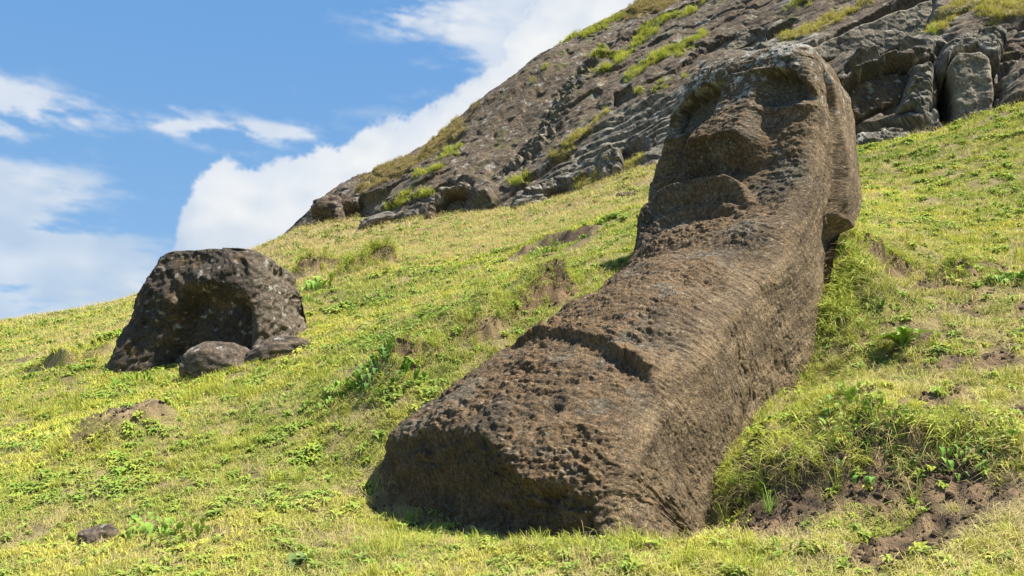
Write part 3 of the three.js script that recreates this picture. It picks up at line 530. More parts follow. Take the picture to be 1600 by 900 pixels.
  // [outline, depth (+ in, - out), edge, tilt]  tilt > 0: deeper towards the top of the hollow
  const cuts = [
    [[[527, 338], [530, 322], [560, 306], [612, 297], [606, 315], [575, 345], [545, 352]], .7, .14, .75],
    [[[673, 338], [676, 316], [690, 300], [712, 293], [728, 301], [734, 316], [728, 332], [700, 341]], .9, .10, .8],
    [[[820, 312], [850, 300], [890, 288], [893, 300], [868, 308], [835, 314]], .8, .12],
    [[[812, 286], [850, 268], [870, 250], [905, 235], [890, 255], [850, 280], [822, 292]], .55, .25],
    [[[968, 264], [966, 235], [978, 222], [1008, 214], [1014, 240], [992, 256]], .9, .10],
    [[[955, 165], [962, 145], [985, 136], [988, 152], [968, 168]], .5, .12],
    [[[1268, 78], [1290, 58], [1345, 32], [1395, 8], [1455, -12], [1462, 18], [1430, 62], [1395, 84], [1340, 84]], .8, .14],
    [[[1352, 80], [1360, 62], [1420, 52], [1440, 36], [1452, 20], [1450, 45], [1420, 66], [1390, 80]], .7, .2],
    [[[1088, 86], [1100, 70], [1150, 50], [1196, 40], [1200, 52], [1150, 72], [1110, 86]], .45, .15],
    [[[1196, 46], [1220, 32], [1240, 28], [1236, 44], [1208, 56]], .7, .15],
    [[[1320, 106], [1350, 90], [1400, 76], [1446, 70], [1440, 88], [1420, 104], [1380, 112], [1340, 122]], .55, .14],
    [[[1335, 120], [1400, 114], [1424, 110], [1404, 166], [1372, 172], [1330, 176]], .25, .14],
    [[[1382, 172], [1420, 166], [1446, 172], [1446, 200], [1410, 202], [1384, 194]], .85, .12],
    [[[1332, 210], [1400, 212], [1442, 218], [1350, 236], [1330, 236]], .5, .12],
    [[[1465, 206], [1463, 150], [1463, 100], [1466, 68], [1482, 66], [1486, 120], [1494, 180], [1508, 200], [1545, 186], [1548, 196], [1490, 214]], 1.5, .12],
    [[[1484, 82], [1510, 74], [1544, 84], [1554, 130], [1548, 182], [1510, 192], [1492, 170]], .42, .12],
    [[[1548, 186], [1554, 150], [1556, 108], [1570, 92], [1580, 100], [1562, 120], [1562, 160], [1556, 186]], .35, .12],
    [[[1590, 60], [1594, 30], [1640, 10], [1640, 70], [1604, 80]], .6, .14],
    [[[562, 286], [600, 272], [652, 268], [640, 278], [600, 284]], .3, .1],
    [[[1010, 68], [1030, 58], [1048, 58], [1040, 66], [1020, 74]], .4, .12], [[[975, 20], [1000, 12], [1028, 8], [1020, 20], [985, 28]], .35, .15],
    [[[560, 340], [600, 322], [640, 312], [620, 326], [580, 346]], -.25, .3],
    [[[640, 352], [600, 350], [640, 326], [680, 322], [672, 342]], -.3, .3],
    [[[690, 296], [720, 286], [760, 282], [780, 300], [770, 322], [738, 328], [737, 308], [715, 290]], -.4, .35],
    [[[1404, 170], [1424, 108], [1440, 92], [1464, 90], [1462, 150], [1452, 172]], -.35, .25],
    [[[1318, 108], [1345, 86], [1410, 70], [1462, 68], [1450, 76], [1400, 80], [1345, 98]], -.25, .2],
    [[[930, 250], [946, 234], [962, 226], [966, 262], [945, 276]], -.35, .2],
    [[[1560, 184], [1562, 130], [1585, 110], [1640, 90], [1640, 160], [1585, 186]], -.3, .3],
  ].map(([pts, d, e, k = .42]) => ({ P: poly(pts), d, e, k }));
  const grasses = [
    [[[960, 130], [985, 112], [1020, 90], [1060, 74], [1100, 42], [1106, 46], [1070, 84], [1030, 104], [985, 126]], 0], [[[830, 268], [860, 250], [885, 226], [915, 200], [950, 172], [962, 162], [958, 176], [925, 205], [895, 236], [865, 256]], 1],
    [[[955, 96], [985, 70], [1010, 40], [1060, 22], [1100, 4], [1120, -8], [1080, 22], [1030, 44], [995, 76], [965, 104]], 0], [[[600, 330], [640, 312], [680, 302], [676, 314], [640, 324], [612, 334]], 0], [[[684, 250], [704, 238], [724, 236], [722, 250], [690, 260]], 0],
    [[[650, 286], [670, 272], [694, 270], [680, 282], [656, 294]], 0], [[[1188, 66], [1230, 44], [1280, 28], [1330, 6], [1360, -20], [1400, -40], [1330, 22], [1290, 44], [1240, 62]], 1], [[[1446, 44], [1470, 22], [1530, 0], [1600, -10], [1680, -30], [1680, 5], [1600, 22], [1560, 26], [1500, 28], [1465, 52]], 1],
    [[[560, 306], [600, 268], [650, 240], [700, 208], [740, 190], [752, 182], [730, 212], [690, 236], [650, 262], [600, 288]], 2], [[[1016, 128], [1050, 122], [1078, 120], [1060, 128], [1020, 136]], 0], [[[990, 148], [1010, 138], [1030, 136], [1012, 146]], 0],
    [[[825, 134], [850, 118], [862, 108], [852, 122], [832, 138]], 0], [[[868, 84], [890, 66], [930, 44], [985, 14], [960, 34], [910, 62]], 0], [[[1000, -4], [1050, -30], [1120, -70], [1120, -30], [1060, 6], [1010, 26], [980, 30]], 2], [[[908, 92], [940, 80], [960, 84], [930, 96]], 0],
    [[[925, 112], [950, 100], [965, 92], [950, 112], [930, 122]], 0], [[[1430, 60], [1445, 52], [1462, 56], [1440, 66]], 0], [[[790, 290], [820, 284], [810, 296], [795, 298]], 0], [[[900, 290], [940, 268], [1000, 256], [1010, 268], [960, 292], [910, 306]], 1], [[[1240, 0], [1260, -14], [1300, -30], [1270, 0], [1244, 20]], 0],
    [[[500, 342], [540, 330], [545, 352], [520, 360], [480, 362]], 2],
  ].map(([pts, k]) => ({ P: poly(pts), k }));
  const greySlab = poly([[845, 290], [900, 250], [950, 190], [1000, 160], [1080, 135], [1120, 130], [1120, 250], [1010, 262], [900, 312], [830, 316]]);
  const brownSlab = poly([[690, 250], [735, 205], [760, 172], [830, 110], [900, 66], [960, 60], [930, 110], [860, 170], [800, 260], [760, 282], [720, 276]]);
  const gully = poly([[775, 280], [795, 258], [838, 205], [862, 160], [905, 110], [945, 66], [955, 74], [925, 110], [895, 150], [872, 200], [840, 240], [800, 276]]);
  const rightGrey = poly([[1090, 70], [1200, 40], [1290, 60], [1460, -10], [1480, 60], [1560, 30], [1640, 20], [1640, 170], [1500, 215], [1330, 240], [1300, 110]]);
  const dirA = (() => { const a = find(760, 250), b = find(930, 80), l = Math.hypot(b[0] - a[0], b[1] - a[1]); return [(b[0] - a[0]) / l, (b[1] - a[1]) / l]; })();
  const dirB = (() => { const a = find(870, 290), b = find(1050, 190), l = Math.hypot(b[0] - a[0], b[1] - a[1]); return [(b[0] - a[0]) / l, (b[1] - a[1]) / l]; })();
  const zone = (P, u, v, e) => ss(-e, e, sdf(P, u, v));
  function feature(u, v) {
    const jag = .16 * n3(u * 1.1, v * 1.1, 3) + .025 * n3(u * 4, v * 4, 9), ju = u + jag, jv = v + .16 * n3(u * 1.1, v * 1.1, 23) + .025 * n3(u * 4, v * 4, 29);
    let w = 0, cut = 0;
    for (const c of cuts) { const d = sdf(c.P, ju, jv); if (d < -1) continue; const k = ss(-c.e * .3, c.e, d); if (c.d > 0) { w -= k * (c.d * .6 + c.k * Math.min(1.6, topAbove(c.P, ju, jv))); cut = Math.max(cut, k * clamp(c.d * 2)); } else w -= c.d * k; }
    let grass = 0, kind = 0;
    for (const g of grasses) { const d = sdf(g.P, ju, jv) + .55 * fbm(u * 1.1, v * 1.1, 1, 3) - .05; if (d < -.6) continue; const k = ss(-.12, .12, d); if (k > grass) { grass = k; kind = g.k; } }
    const gs = zone(greySlab, u, v, .5), bs = zone(brownSlab, u, v, .4), gu = zone(gully, ju, jv, .35), rg = zone(rightGrey, u, v, .6);
    return { w, cut, grass, kind, gs, bs, gu, rg };
  }
  function relief(u, v, F) {
    const al = u * dirA[0] + v * dirA[1], ac = -u * dirA[1] + v * dirA[0], bl = u * dirB[0] + v * dirB[1], bc = -u * dirB[1] + v * dirB[0];
    let w = F.w;
    const q = 1 - .75 * F.cut;
    w += .45 * fbm(u * .16, v * .16, 3, 2) + .12 * q * fbm(u * .7, v * .7, 5, 3);
    // beds: stepped ledges following the dip
    const bed = (c, l, f, sharp) => { const x = c * f + .5 * fbm(l * .35, c * .35, 7, 2), i = Math.floor(x), t = x - i, h = n3(i * 3.7, l * .25 + i, 2); return h * .6 + sharp * (ss(0, .25, t) - t); };
    w += q * (F.gs * (.16 * bed(bc, bl, 1.7, 1.2) + .12 * fbm(bl * 1.1, bc * 4.2, 4, 3, .6)) + (1 - F.gs) * (1 - F.rg) * (.13 * bed(ac, al, .6, .8) + .045 * fbm(al * .8, ac * 2.6, 4, 3, .55)) + F.rg * (.10 * bed(bc, bl, .55, .5) + .07 * fbm(u * 1.4, v * 1.9, 4, 3, .55)));
    const wa = .5 * n3(u * .5, v * .5, 2), B1 = flakes(bl * .42 + wa, bc * .95 + wa, 1), B2 = flakes(bl * 1.1 + wa * 2, bc * 2.0 - wa, 2), jm = q * (.35 + .65 * F.rg + .3 * F.gu) * (1 - .75 * F.bs) * (1 - .3 * F.gs);
    w += jm * (.42 * B1[0] - .16 * B1[1] + .08 * B2[0] - .04 * B2[1]);
    w += F.gu * (-.35 + .42 * Math.max(-.6, ridge(u * 1.3, v * 1.3, 6, 3)));
    w += q * (.03 * ridge(u * 2.2, v * 2.2, 1, 2) - .10 * ss(.3, .55, n3(u * 1.6, v * 1.6, 12)));
    w += .02 * fbm(u * 6, v * 6, 2, 2) * q;
    w += F.grass * .06;
    return w;
  }
  const step = .058, nu = Math.ceil((u1 - u0 + 2) / step), nv = Math.ceil((v1 - v0 + 2) / step);
  // plate on a coarse grid, then bilinear
  const BU = 160, BV = 120, bg = []; for (let j = 0; j <= BV; j++) for (let i = 0; i <= BU; i++) bg.push(base(mix(u0 - 1, u1 + 1, i / BU), mix(v0 - 1, v1 + 1, j / BV)));
  const fast = (u, v) => { const x = clamp((u - u0 + 1) / (u1 - u0 + 2), 0, .99999) * BU, y = clamp((v - v0 + 1) / (v1 - v0 + 2), 0, .99999) * BV, i = x | 0, j = y | 0, a = x - i, b = y - j, k = j * (BU + 1) + i; return mix(mix(bg[k], bg[k + 1], a), mix(bg[k + BU + 1], bg[k + BU + 2], a), b); };
  const pos = [], col = [], uvs = [], map = new Int32Array((nu + 1) * (nv + 1)).fill(-1), idx = []; let n = 0;
  CL.spots = [];
  const R = rng(77);
  for (let j = 0; j <= nv; j++) for (let i = 0; i <= nu; i++) {
    const u = u0 - 1 + i * step, v = v0 - 1 + j * step, b = fast(u, v), q = proj(...world(u, v, b));
    if (q[0] < 440 || q[0] > 1720 || q[1] > 390 || q[1] < -190 || q[2] > 66) continue;   // keep only the stretch of hill the survey covers
    const F = feature(u, v), rel = relief(u, v, F), w = b + rel, p = world(u, v, w);
    pos.push(...p); uvs.push((u + .7 * rel) * .45, (v - .8 * rel) * .45);
    const f1 = clamp(.5 + .9 * fbm(u * 1.2, v * 1.2, 31 + rel * 1.2, 4, .6)), f2 = clamp(.5 + 1.0 * fbm(u * 4.5, v * 4.5, 37 + rel * 4.5, 3, .6)), f3 = clamp(.5 + .8 * fbm(u * .3, v * .3, 41, 2));
    let c = mix3([.078, .057, .036], [.205, .150, .098], f1 * .5 + f2 * .5);
    c = mix3(c, mix3([.105, .094, .074], [.34, .312, .255], clamp(f1 * .4 + f2 * .75 - .12)), clamp(F.gs * .95 + F.gu * .5 + F.rg * (.25 + .5 * ss(.45, .7, f3)) + (1 - F.bs) * .3 * ss(.55, .8, f3)));
    c = mix3(c, mix3([.17, .15, .112], [.30, .262, .20], f1 * .6 + f2 * .4), F.cut * .9);                         // freshly quarried faces are paler and plain
    const li = fbm(u * 1.7, v * 1.7, 51 + rel * 1.7, 4, .65); c = mix3(c, [.38, .365, .32], .8 * ss(.44, .62, li + .12 * F.rg + .08 * F.gs) * (1 - F.cut * .7));
    c = mix3(c, [.40, .37, .31], .5 * ss(.46, .56, n3(u * 6.5, v * 6.5, 61 + rel * 6.5)));
    const moss = ss(.42, .62, fbm(u * .8, v * .8, 71, 3) + .15 * F.bs) * .5 * (1 - F.cut); c = mix3(c, [.14, .14, .04], moss);
    c = mix3(c, F.kind === 2 ? [.26, .2, .09] : F.kind === 1 ? [.24, .20, .07] : [.15, .16, .035], F.grass);
    col.push(...c);
    if (F.grass > .4 && R() < .25 + .8 * ss(-.1, .35, n3(u * 2.2, v * 2.2, 4))) CL.spots.push([p[0], p[1], p[2], F.kind]);
    map[j * (nu + 1) + i] = n++;
  }
  for (let j = 0; j < nv; j++) for (let i = 0; i < nu; i++) { const a = map[j * (nu + 1) + i], b = map[j * (nu + 1) + i + 1], c = map[(j + 1) * (nu + 1) + i], d = map[(j + 1) * (nu + 1) + i + 1]; if (a < 0 || b < 0 || c < 0 || d < 0) continue; idx.push(a, b, c, b, d, c); }
  const g = new THREE.BufferGeometry();
  g.setAttribute('position', new THREE.Float32BufferAttribute(pos, 3)); g.setAttribute('color', new THREE.Float32BufferAttribute(col, 3)); g.setAttribute('uv', new THREE.Float32BufferAttribute(uvs, 2)); g.setIndex(idx); g.computeVertexNormals();
  tag(mesh('cliff', g, stone(0.05)), 'quarried grey and brown rock face with niches and grassy ledges above the slope', null, null, 'structure');
  console.log('cliff', n, nu, nv, CL.spots.length);
}

// ---------------------------------------------------------------- blocks and panels left standing by the quarrymen at the right
function block(pts, d, nrm, T, edge, tone, label, seed, dome = 0) {
  const A = new THREE.Vector3(...at(pts[0][0], pts[0][1], d)), N = new THREE.Vector3(...nrm).normalize(), Uc = new THREE.Vector3(0, 1, 0).cross(N).normalize(), V = N.clone().cross(Uc);
  const P = pts.map(([x, y]) => { const r = new THREE.Vector3(...sight(x, y)), t = A.clone().sub(EYE).dot(N) / r.dot(N), q = r.multiplyScalar(t).add(EYE).sub(A); return [q.dot(Uc), q.dot(V)]; });
  const us = P.map((q) => q[0]), vs = P.map((q) => q[1]), u0 = Math.min(...us) - .15, u1 = Math.max(...us) + .15, v0 = Math.min(...vs) - .15, v1 = Math.max(...vs) + .15, st = .035;
  const nu = Math.ceil((u1 - u0) / st), nv = Math.ceil((v1 - v0) / st), pos = [], col = [], uv = [], idx = [], keep = [];
  for (let j = 0; j <= nv; j++) for (let i = 0; i <= nu; i++) {
    const u = u0 + i * st, v = v0 + j * st, ju = u + .10 * n3(u * 1.6, v * 1.6, seed) + .02 * n3(u * 6, v * 6, seed), jv = v + .10 * n3(u * 1.6, v * 1.6, seed + 5) + .02 * n3(u * 6, v * 6, seed + 9);
    let dd = 1e9, inside = false;
    for (let a = 0, b = P.length - 1; a < P.length; b = a++) { const [ax, ay] = P[b], [bx, by] = P[a], ex = bx - ax, ey = by - ay, t = clamp(((ju - ax) * ex + (jv - ay) * ey) / (ex * ex + ey * ey)), dx = ju - ax - ex * t, dy = jv - ay - ey * t; dd = Math.min(dd, dx * dx + dy * dy); if ((ay > jv) !== (by > jv) && ju < ex * (jv - ay) / ey + ax) inside = !inside; }
    const s = (inside ? 1 : -1) * Math.sqrt(dd), k = Math.sqrt(clamp((s + .06) / edge)) * (2 - Math.sqrt(clamp((s + .06) / edge)));
    const F = flakes(u * 1.9 + seed + .3 * n3(u, v, 1), v * 3.1, seed), G = flakes(u * 5 + seed, v * 8, seed + 2), fine = 1 - .8 * tone.flat;
    const w = -T * (1 - k) + dome * ss(0, 1.2, s) + fine * (.16 * F[0] - .06 * F[1] + .06 * G[0] - .03 * G[1]) + .05 * fbm(u * 1.1, v * 1.1, seed, 3) + .014 * fbm(u * 7, v * 7, seed, 2);
    pos.push(A.x + Uc.x * u + V.x * v + N.x * w, A.y + Uc.y * u + V.y * v + N.y * w, A.z + Uc.z * u + V.z * v + N.z * w); uv.push((u + .6 * w) * .5, (v - .7 * w) * .5); keep.push(s > -.07);
    const f1 = clamp(.5 + .9 * fbm(u * 1.6, v * 1.6, w * 1.6 + seed, 4, .6)), f2 = clamp(.5 + fbm(u * 6, v * 6, w * 6 + seed, 3, .6));
    let c = mix3(tone.a, tone.b, f1 * .5 + f2 * .5);
    c = mix3(c, [.37, .355, .305], ss(.42, .62, fbm(u * 2.3, v * 2.3, w * 2 + seed + 7, 4, .65) + tone.lichen));
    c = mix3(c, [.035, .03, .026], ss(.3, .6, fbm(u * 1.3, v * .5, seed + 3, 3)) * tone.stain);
    col.push(...c);
  }
  for (let j = 0; j < nv; j++) for (let i = 0; i < nu; i++) { const a = j * (nu + 1) + i, b = a + 1, c = a + nu + 1, e = c + 1; if (keep[a] || keep[b] || keep[c] || keep[e]) idx.push(a, b, c, b, e, c); }
  const g = new THREE.BufferGeometry(); g.setAttribute('position', new THREE.Float32BufferAttribute(pos, 3)); g.setAttribute('color', new THREE.Float32BufferAttribute(col, 3)); g.setAttribute('uv', new THREE.Float32BufferAttribute(uv, 2)); g.setIndex(idx); g.computeVertexNormals();
  return tag(mesh('rock_block', g, ROCK_MAT), label, 'rock');
}
{
  const PALE = { a: [.19, .165, .125], b: [.36, .315, .245], flat: .9, lichen: -.2, stain: .5 }, BRN = { a: [.085, .062, .043], b: [.20, .148, .102], flat: .55, lichen: .02, stain: .1 }, GRY = { a: [.095, .086, .070], b: [.26, .24, .20], flat: 0, lichen: .06, stain: .1 }, DRK = { a: [.06, .05, .04], b: [.165, .135, .105], flat: .1, lichen: .06, stain: .2 };
  block([[1262, 92], [1268, 74], [1300, 56], [1350, 36], [1400, 18], [1456, -2], [1462, 22], [1442, 52], [1410, 70], [1380, 86], [1330, 92]], 29.7, [-.12, .10, 1], 1.6, .12, PALE, 'pale stained quarry wall under a dark overhang above the statue head', 3);
  block([[1322, 178], [1328, 118], [1380, 114], [1426, 110], [1410, 160], [1376, 170], [1350, 180]], 25.3, [-.15, .35, 1], 1.4, .18, BRN, 'brown flat-faced rock slab just right of the statue head', 5);
  block([[1312, 120], [1330, 104], [1360, 88], [1410, 74], [1456, 68], [1464, 76], [1452, 88], [1420, 86], [1370, 94], [1342, 108], [1322, 126]], 25.0, [-.1, .5, 1], 1.3, .2, DRK, 'long dark capping rock sloping above the brown slab', 7, .1);
  block([[1398, 172], [1420, 118], [1432, 94], [1450, 90], [1464, 92], [1462, 150], [1454, 186], [1440, 186], [1424, 168]], 24.3, [-.3, .3, 1], 1.5, .3, GRY, 'grey lichened rock pillar between the brown slab and the dark gap', 9, .15);
  block([[1326, 222], [1342, 200], [1378, 196], [1384, 188], [1392, 198], [1424, 200], [1440, 210], [1454, 190], [1458, 212], [1420, 222], [1360, 226]], 24.0, [-.1, .6, 1], 1.2, .25, GRY, 'low grey rock sill along the grass under the pillar', 11, .1);
  block([[1484, 100], [1496, 80], [1530, 78], [1548, 88], [1556, 122], [1552, 182], [1520, 190], [1496, 194], [1490, 150]], 24.2, [-.35, .12, 1], 1.6, .14, PALE, 'tall pale quarried panel right of the dark gap', 13);
  block([[1470, 74], [1482, 52], [1520, 40], [1568, 32], [1580, 44], [1568, 92], [1552, 90], [1530, 76], [1494, 80], [1484, 96]], 24.6, [-.1, .5, 1], 1.4, .3, GRY, 'grey weathered rock brow above the tall pale panel', 15, .15);
  block([[1556, 182], [1560, 130], [1572, 110], [1600, 100], [1650, 84], [1650, 150], [1600, 172]], 23.4, [-.35, .35, 1], 1.4, .35, DRK, 'dark lichened rock at the right edge above the grass', 17, .25);
  block([[660, 344], [664, 312], [684, 288], [720, 279], [752, 290], [774, 318], [770, 336], [738, 338], [736, 314], [724, 300], [706, 296], [690, 304], [680, 322], [677, 344]], 37.4, [-.2, .25, 1], 1.6, .35, { ...BRN, a: [.11, .09, .065], b: [.24, .20, .15], flat: .2, lichen: .08 }, 'rounded brown rock holding the dark round cave at the foot of the rock face', 23, .1);
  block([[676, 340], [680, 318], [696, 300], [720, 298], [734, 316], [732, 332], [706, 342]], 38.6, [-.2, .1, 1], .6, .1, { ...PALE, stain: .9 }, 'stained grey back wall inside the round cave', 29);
  block([[514, 338], [522, 316], [556, 298], [616, 287], [626, 297], [606, 304], [566, 312], [540, 324], [532, 344]], 44.2, [-.1, .5, 1], 1.6, .3, { ...BRN, lichen: .1 }, 'brown overhanging rock lip at the left end of the rock face', 31, .1);
  block([[796, 312], [812, 296], [850, 276], [900, 254], [948, 240], [952, 256], [905, 284], [862, 300], [822, 318]], 34.2, [-.1, .5, 1], 1.6, .3, GRY, 'grey overhanging slab low in the middle of the rock face', 37, .1);
  block([[930, 274], [942, 240], [956, 226], [968, 226], [972, 262], [952, 276]], 31.2, [-.2, .3, 1], 1.2, .25, GRY, 'grey rock pillar beside the dark niche left of the statue head', 41, .1);
  block([[1070, 84], [1100, 62], [1150, 42], [1200, 31], [1206, 42], [1150, 55], [1108, 72], [1084, 92]], 36.0, [-.1, .6, 1], 1.2, .25, DRK, 'dark rock lip above the upper pale recess', 43, .1);
  block([[1090, 92], [1104, 72], [1150, 54], [1198, 42], [1200, 56], [1150, 78], [1112, 96]], 36.5, [-.1, .12, 1], 1, .1, PALE, 'pale flat recess high above the left side of the statue head', 47);
  block([[1560, 106], [1566, 60], [1584, 44], [1650, 20], [1650, 80], [1600, 96]], 24.8, [-.3, .5, 1], 1.4, .3, BRN, 'brown rock mass above the dark one at the right edge', 19, .2);
}

// ---------------------------------------------------------------- grass
function bladeTuft(n, spread, len, wid, lean, seed) {
  const R = rng(seed), pos = [], idx = []; let k = 0;
  for (let i = 0; i < n; i++) {
    const a = R() * 6.283, r = Math.sqrt(R()) * spread, x = Math.cos(a) * r, z = Math.sin(a) * r, b = R() * 6.283, L = len * (.55 + .75 * R()), w = wid * (.7 + .6 * R()), ln = lean * (.3 + R()), dx = Math.cos(b), dz = Math.sin(b), px = -dz * w / 2, pz = dx * w / 2;
    const m = [x + dx * L * ln * .35, L * .58, z + dz * L * ln * .35], t = [x + dx * L * ln, L * Math.max(.25, 1 - .36 * ln), z + dz * L * ln];
    pos.push(x - px, -.012, z - pz, x + px, -.012, z + pz, m[0] + px * .8, m[1], m[2] + pz * .8, m[0] - px * .8, m[1], m[2] - pz * .8, ...t);
    idx.push(k, k + 1, k + 2, k, k + 2, k + 3, k + 3, k + 2, k + 4); k += 5;
  }
  const g = new THREE.BufferGeometry(); g.setAttribute('position', new THREE.Float32BufferAttribute(pos, 3)); g.setIndex(idx); g.computeVertexNormals(); return g;
}
function leafGeometry(len, wid, bend, lobes = 0, seg = 7) { // a leaf from its base at the origin outward along +z, arching
  const pos = [], idx = [];
  for (let i = 0; i <= seg; i++) {
    const t = i / seg, w = wid / 2 * Math.sin(Math.PI * Math.min(1, .08 + t * .92)) ** .8 * (lobes ? 1 + lobes * ((i % 2) ? .5 : -.5) : 1) * (i === seg ? .05 : 1), y = len * (bend * (t - t * t * 1.05)), z = len * t * (1 - .12 * bend * t);
    pos.push(-w, y + w * .35, z, 0, y, z, w, y + w * .35, z);
    if (i) { const a = (i - 1) * 3; idx.push(a, a + 3, a + 1, a + 1, a + 3, a + 4, a + 1, a + 4, a + 2, a + 2, a + 4, a + 5); }
  }
  const g = new THREE.BufferGeometry(); g.setAttribute('position', new THREE.Float32BufferAttribute(pos, 3)); g.setIndex(idx); g.computeVertexNormals(); return g;
}
function leafTuft(n, len, wid, seed) {
  const R = rng(seed), parts = [];
  for (let i = 0; i < n; i++) { const g = leafGeometry(len * (.6 + .6 * R()), wid * (.7 + .5 * R()), .5 + .7 * R(), 0, 3); g.rotateX(-.5 * R() - .15); g.rotateY(R() * 6.283); g.translate((R() - .5) * len * .5, 0, (R() - .5) * len * .5); parts.push(g); }
  return mergeGeometries(parts);
}
const BLADE = new THREE.MeshPhysicalMaterial({ color: 0xffffff, roughness: .9, transmission: .35, thickness: 0, side: THREE.DoubleSide, specularIntensity: .3 });
const sets = {
  turf: { g: [bladeTuft(9, .055, .040, .006, 1.5, 1), bladeTuft(9, .06, .048, .0055, 1.8, 2), bladeTuft(8, .055, .034, .0065, 1.2, 3)], at: [[], [], []] },
  tuft: { g: [bladeTuft(16, .045, .11, .0055, .9, 11), bladeTuft(18, .06, .13, .005, 1.1, 12)], at: [[], []] },
  straw: { g: [bladeTuft(9, .07, .085, .0035, 1.9, 21), bladeTuft(7, .08, .11, .003, 2.2, 22)], at: [[], []] },
  weed: { g: [leafTuft(9, .055, .022, 31), leafTuft(12, .07, .02, 32)], at: [[], []] },
};
const UP = new THREE.Vector3(0, 1, 0), tmpQ = new THREE.Quaternion(), spin = new THREE.Quaternion(), nv3 = new THREE.Vector3();
const RG = rng(2024);
function plant(set, x, y, z, nrm, scale, color) { const S = sets[set], k = Math.floor(RG() * S.g.length); S.at[k].push([x, y, z, nrm, RG() * 6.283, scale, color]); }
const LUSH = [.30, .37, .05], YEL = [.56, .53, .085], DRY = [.47, .385, .19], DEEP = [.13, .20, .034], FRESH = [.24, .38, .05];
function lawnColour(x, z, dry, jitter) {
  const a = clamp(.5 + .8 * fbm(x * .8, z * .8, 22, 3) + .25 * n3(x * 4, z * 4, 6) + (jitter - .5) * .7);
  const big = fbm(x * .28, z * .28, 61, 2), br = 1 + .28 * big + .16 * n3(x * 1.1, z * 1.1, 71);
  let c = mix3(LUSH, YEL, clamp(a + .55 * big)).map((v) => v * br); c = mix3(c, DEEP, .42 * ss(.6, 1.0, .5 + fbm(x * 1.5, z * 1.5, 27, 3) + .3 * (jitter - .5))); return mix3(c, DRY, dry);
}
{
  // how many tufts to the square metre, thinning and coarsening with distance
  const rings = [[3.4, 5, 700, 1], [5, 7.5, 900, 1], [7.5, 11, 620, 1.1], [11, 16, 330, 1.35], [16, 24, 150, 1.75], [24, 36, 62, 2.5], [36, 58, 24, 3.6]];
  const gn = (x, z, y0) => { const e = .06, a = groundY(x + e, z) - y0, b = groundY(x, z + e) - y0; return new THREE.Vector3(-a / e, 1, -b / e).normalize(); };
  for (const [r0, r1, dens, sc] of rings) {
    const A = 36 * Math.PI / 180, count = Math.round(A * (r1 * r1 - r0 * r0) * dens);
    for (let i = 0; i < count; i++) {
      const r = Math.sqrt(r0 * r0 + RG() * (r1 * r1 - r0 * r0)), a = (RG() * 2 - 1) * A, x = Math.sin(a) * r, z = -Math.cos(a) * r, [y, bare] = groundInfo(x, z);
      const j = RG(), thin = wear(x, z);
      if (j < bare * 1.1 || j > 1 - .62 * thin) continue;
      const nrm = gn(x, z, y); nrm.lerp(UP, .45).normalize();
      const dry = dryness(x, z), k = RG(), right = roughGround(x, z);
      const clump = .5 + .8 * fbm(x * 1.3, z * 1.3, 33, 3) + .35 * n3(x * 3.7, z * 3.7, 8);
      const nearW = -z < 13;
      const col = lawnColour(x, z, clamp(dry * .75 + (k < dry * .5 ? .4 : 0)), RG());
      if (k < .05 + .25 * dry + .20 * right + .38 * thin) plant('straw', x, y, z, nrm, sc * (.7 + .6 * RG()) * (1 + .1 * right), mix3(DRY, YEL, RG() * .5));
      else if (nearW && clump > (right > .3 ? .5 : .84) && k < .6) plant('tuft', x, y, z, nrm, sc * (RG() < .05 ? 1.5 : .5 + .6 * RG()) * (1 - .1 * right), mix3(col, mix3(LUSH, YEL, RG()), .4));
      else if (k > .93 - .38 * ss(.62, 1.0, .5 + .9 * fbm(x * 1.0, z * 1.0, 53, 3))) plant('weed', x, y, z, nrm, sc * (.6 + .9 * RG()), mix3(mix3(FRESH, DEEP, RG() * .35), col, RG() * .8));
      else plant('turf', x, y, z, nrm, sc * (.65 + .7 * RG()), col);
    }
  }
  // taller fringe where stone meets ground and along the lips of the bank
  const fringe = (pts, n, spread, s, kinds) => { for (let i = 0; i < n; i++) { const t = RG() * (pts.length - 1), k = Math.floor(t), f = t - k, p = [mix(pts[k][0], pts[k + 1][0], f), mix(pts[k][1], pts[k + 1][1], f)], x = p[0] + (RG() - .5) * spread, z = p[1] + (RG() - .5) * spread, y = groundY(x, z), nr = gn(x, z, y); nr.lerp(UP, .3).normalize(); const kd = kinds[Math.floor(RG() * kinds.length)]; plant(kd, x, y, z, nr, s * (.6 + .7 * RG()), kd === 'straw' ? mix3(DRY, YEL, RG() * .4) : mix3(mix3(LUSH, YEL, RG()), FRESH, RG() * .4)); } };
  fringe(strand([[590, 800, 7.5], [671, 828, 7.0], [743, 842, 6.7], [871, 852, 6.2], [955, 860, 5.95], [1060, 858, 6.6]]), 520, .26, .95, ['tuft', 'straw', 'turf', 'straw', 'weed']);
  fringe(strand([[1129, 735, 7.6], [1149, 700, 7.9], [1188, 658, 8.5], [1227, 619, 9.0], [1262, 580, 9.4], [1272, 535, 9.7], [1282, 491, 9.9], [1308, 450, 10.3], [1320, 400, 10.7]]), 420, .3, .9, ['straw', 'straw', 'tuft', 'weed']);
  fringe([[3.5, -9.75], [3.75, -9.95], [4.15, -10.3]], 200, .35, 1.5, ['tuft', 'weed', 'tuft', 'straw']);
  for (const s of scarps.slice(0, 1)) fringe(s.p.map(([x, z]) => [x, z - .26]), 460, .40, .8, ['tuft', 'weed', 'weed', 'weed', 'straw']);
  fringe(scarps[0].p.map(([x, z]) => [x, z + .1]), 130, .34, .9, ['weed', 'straw', 'straw']);
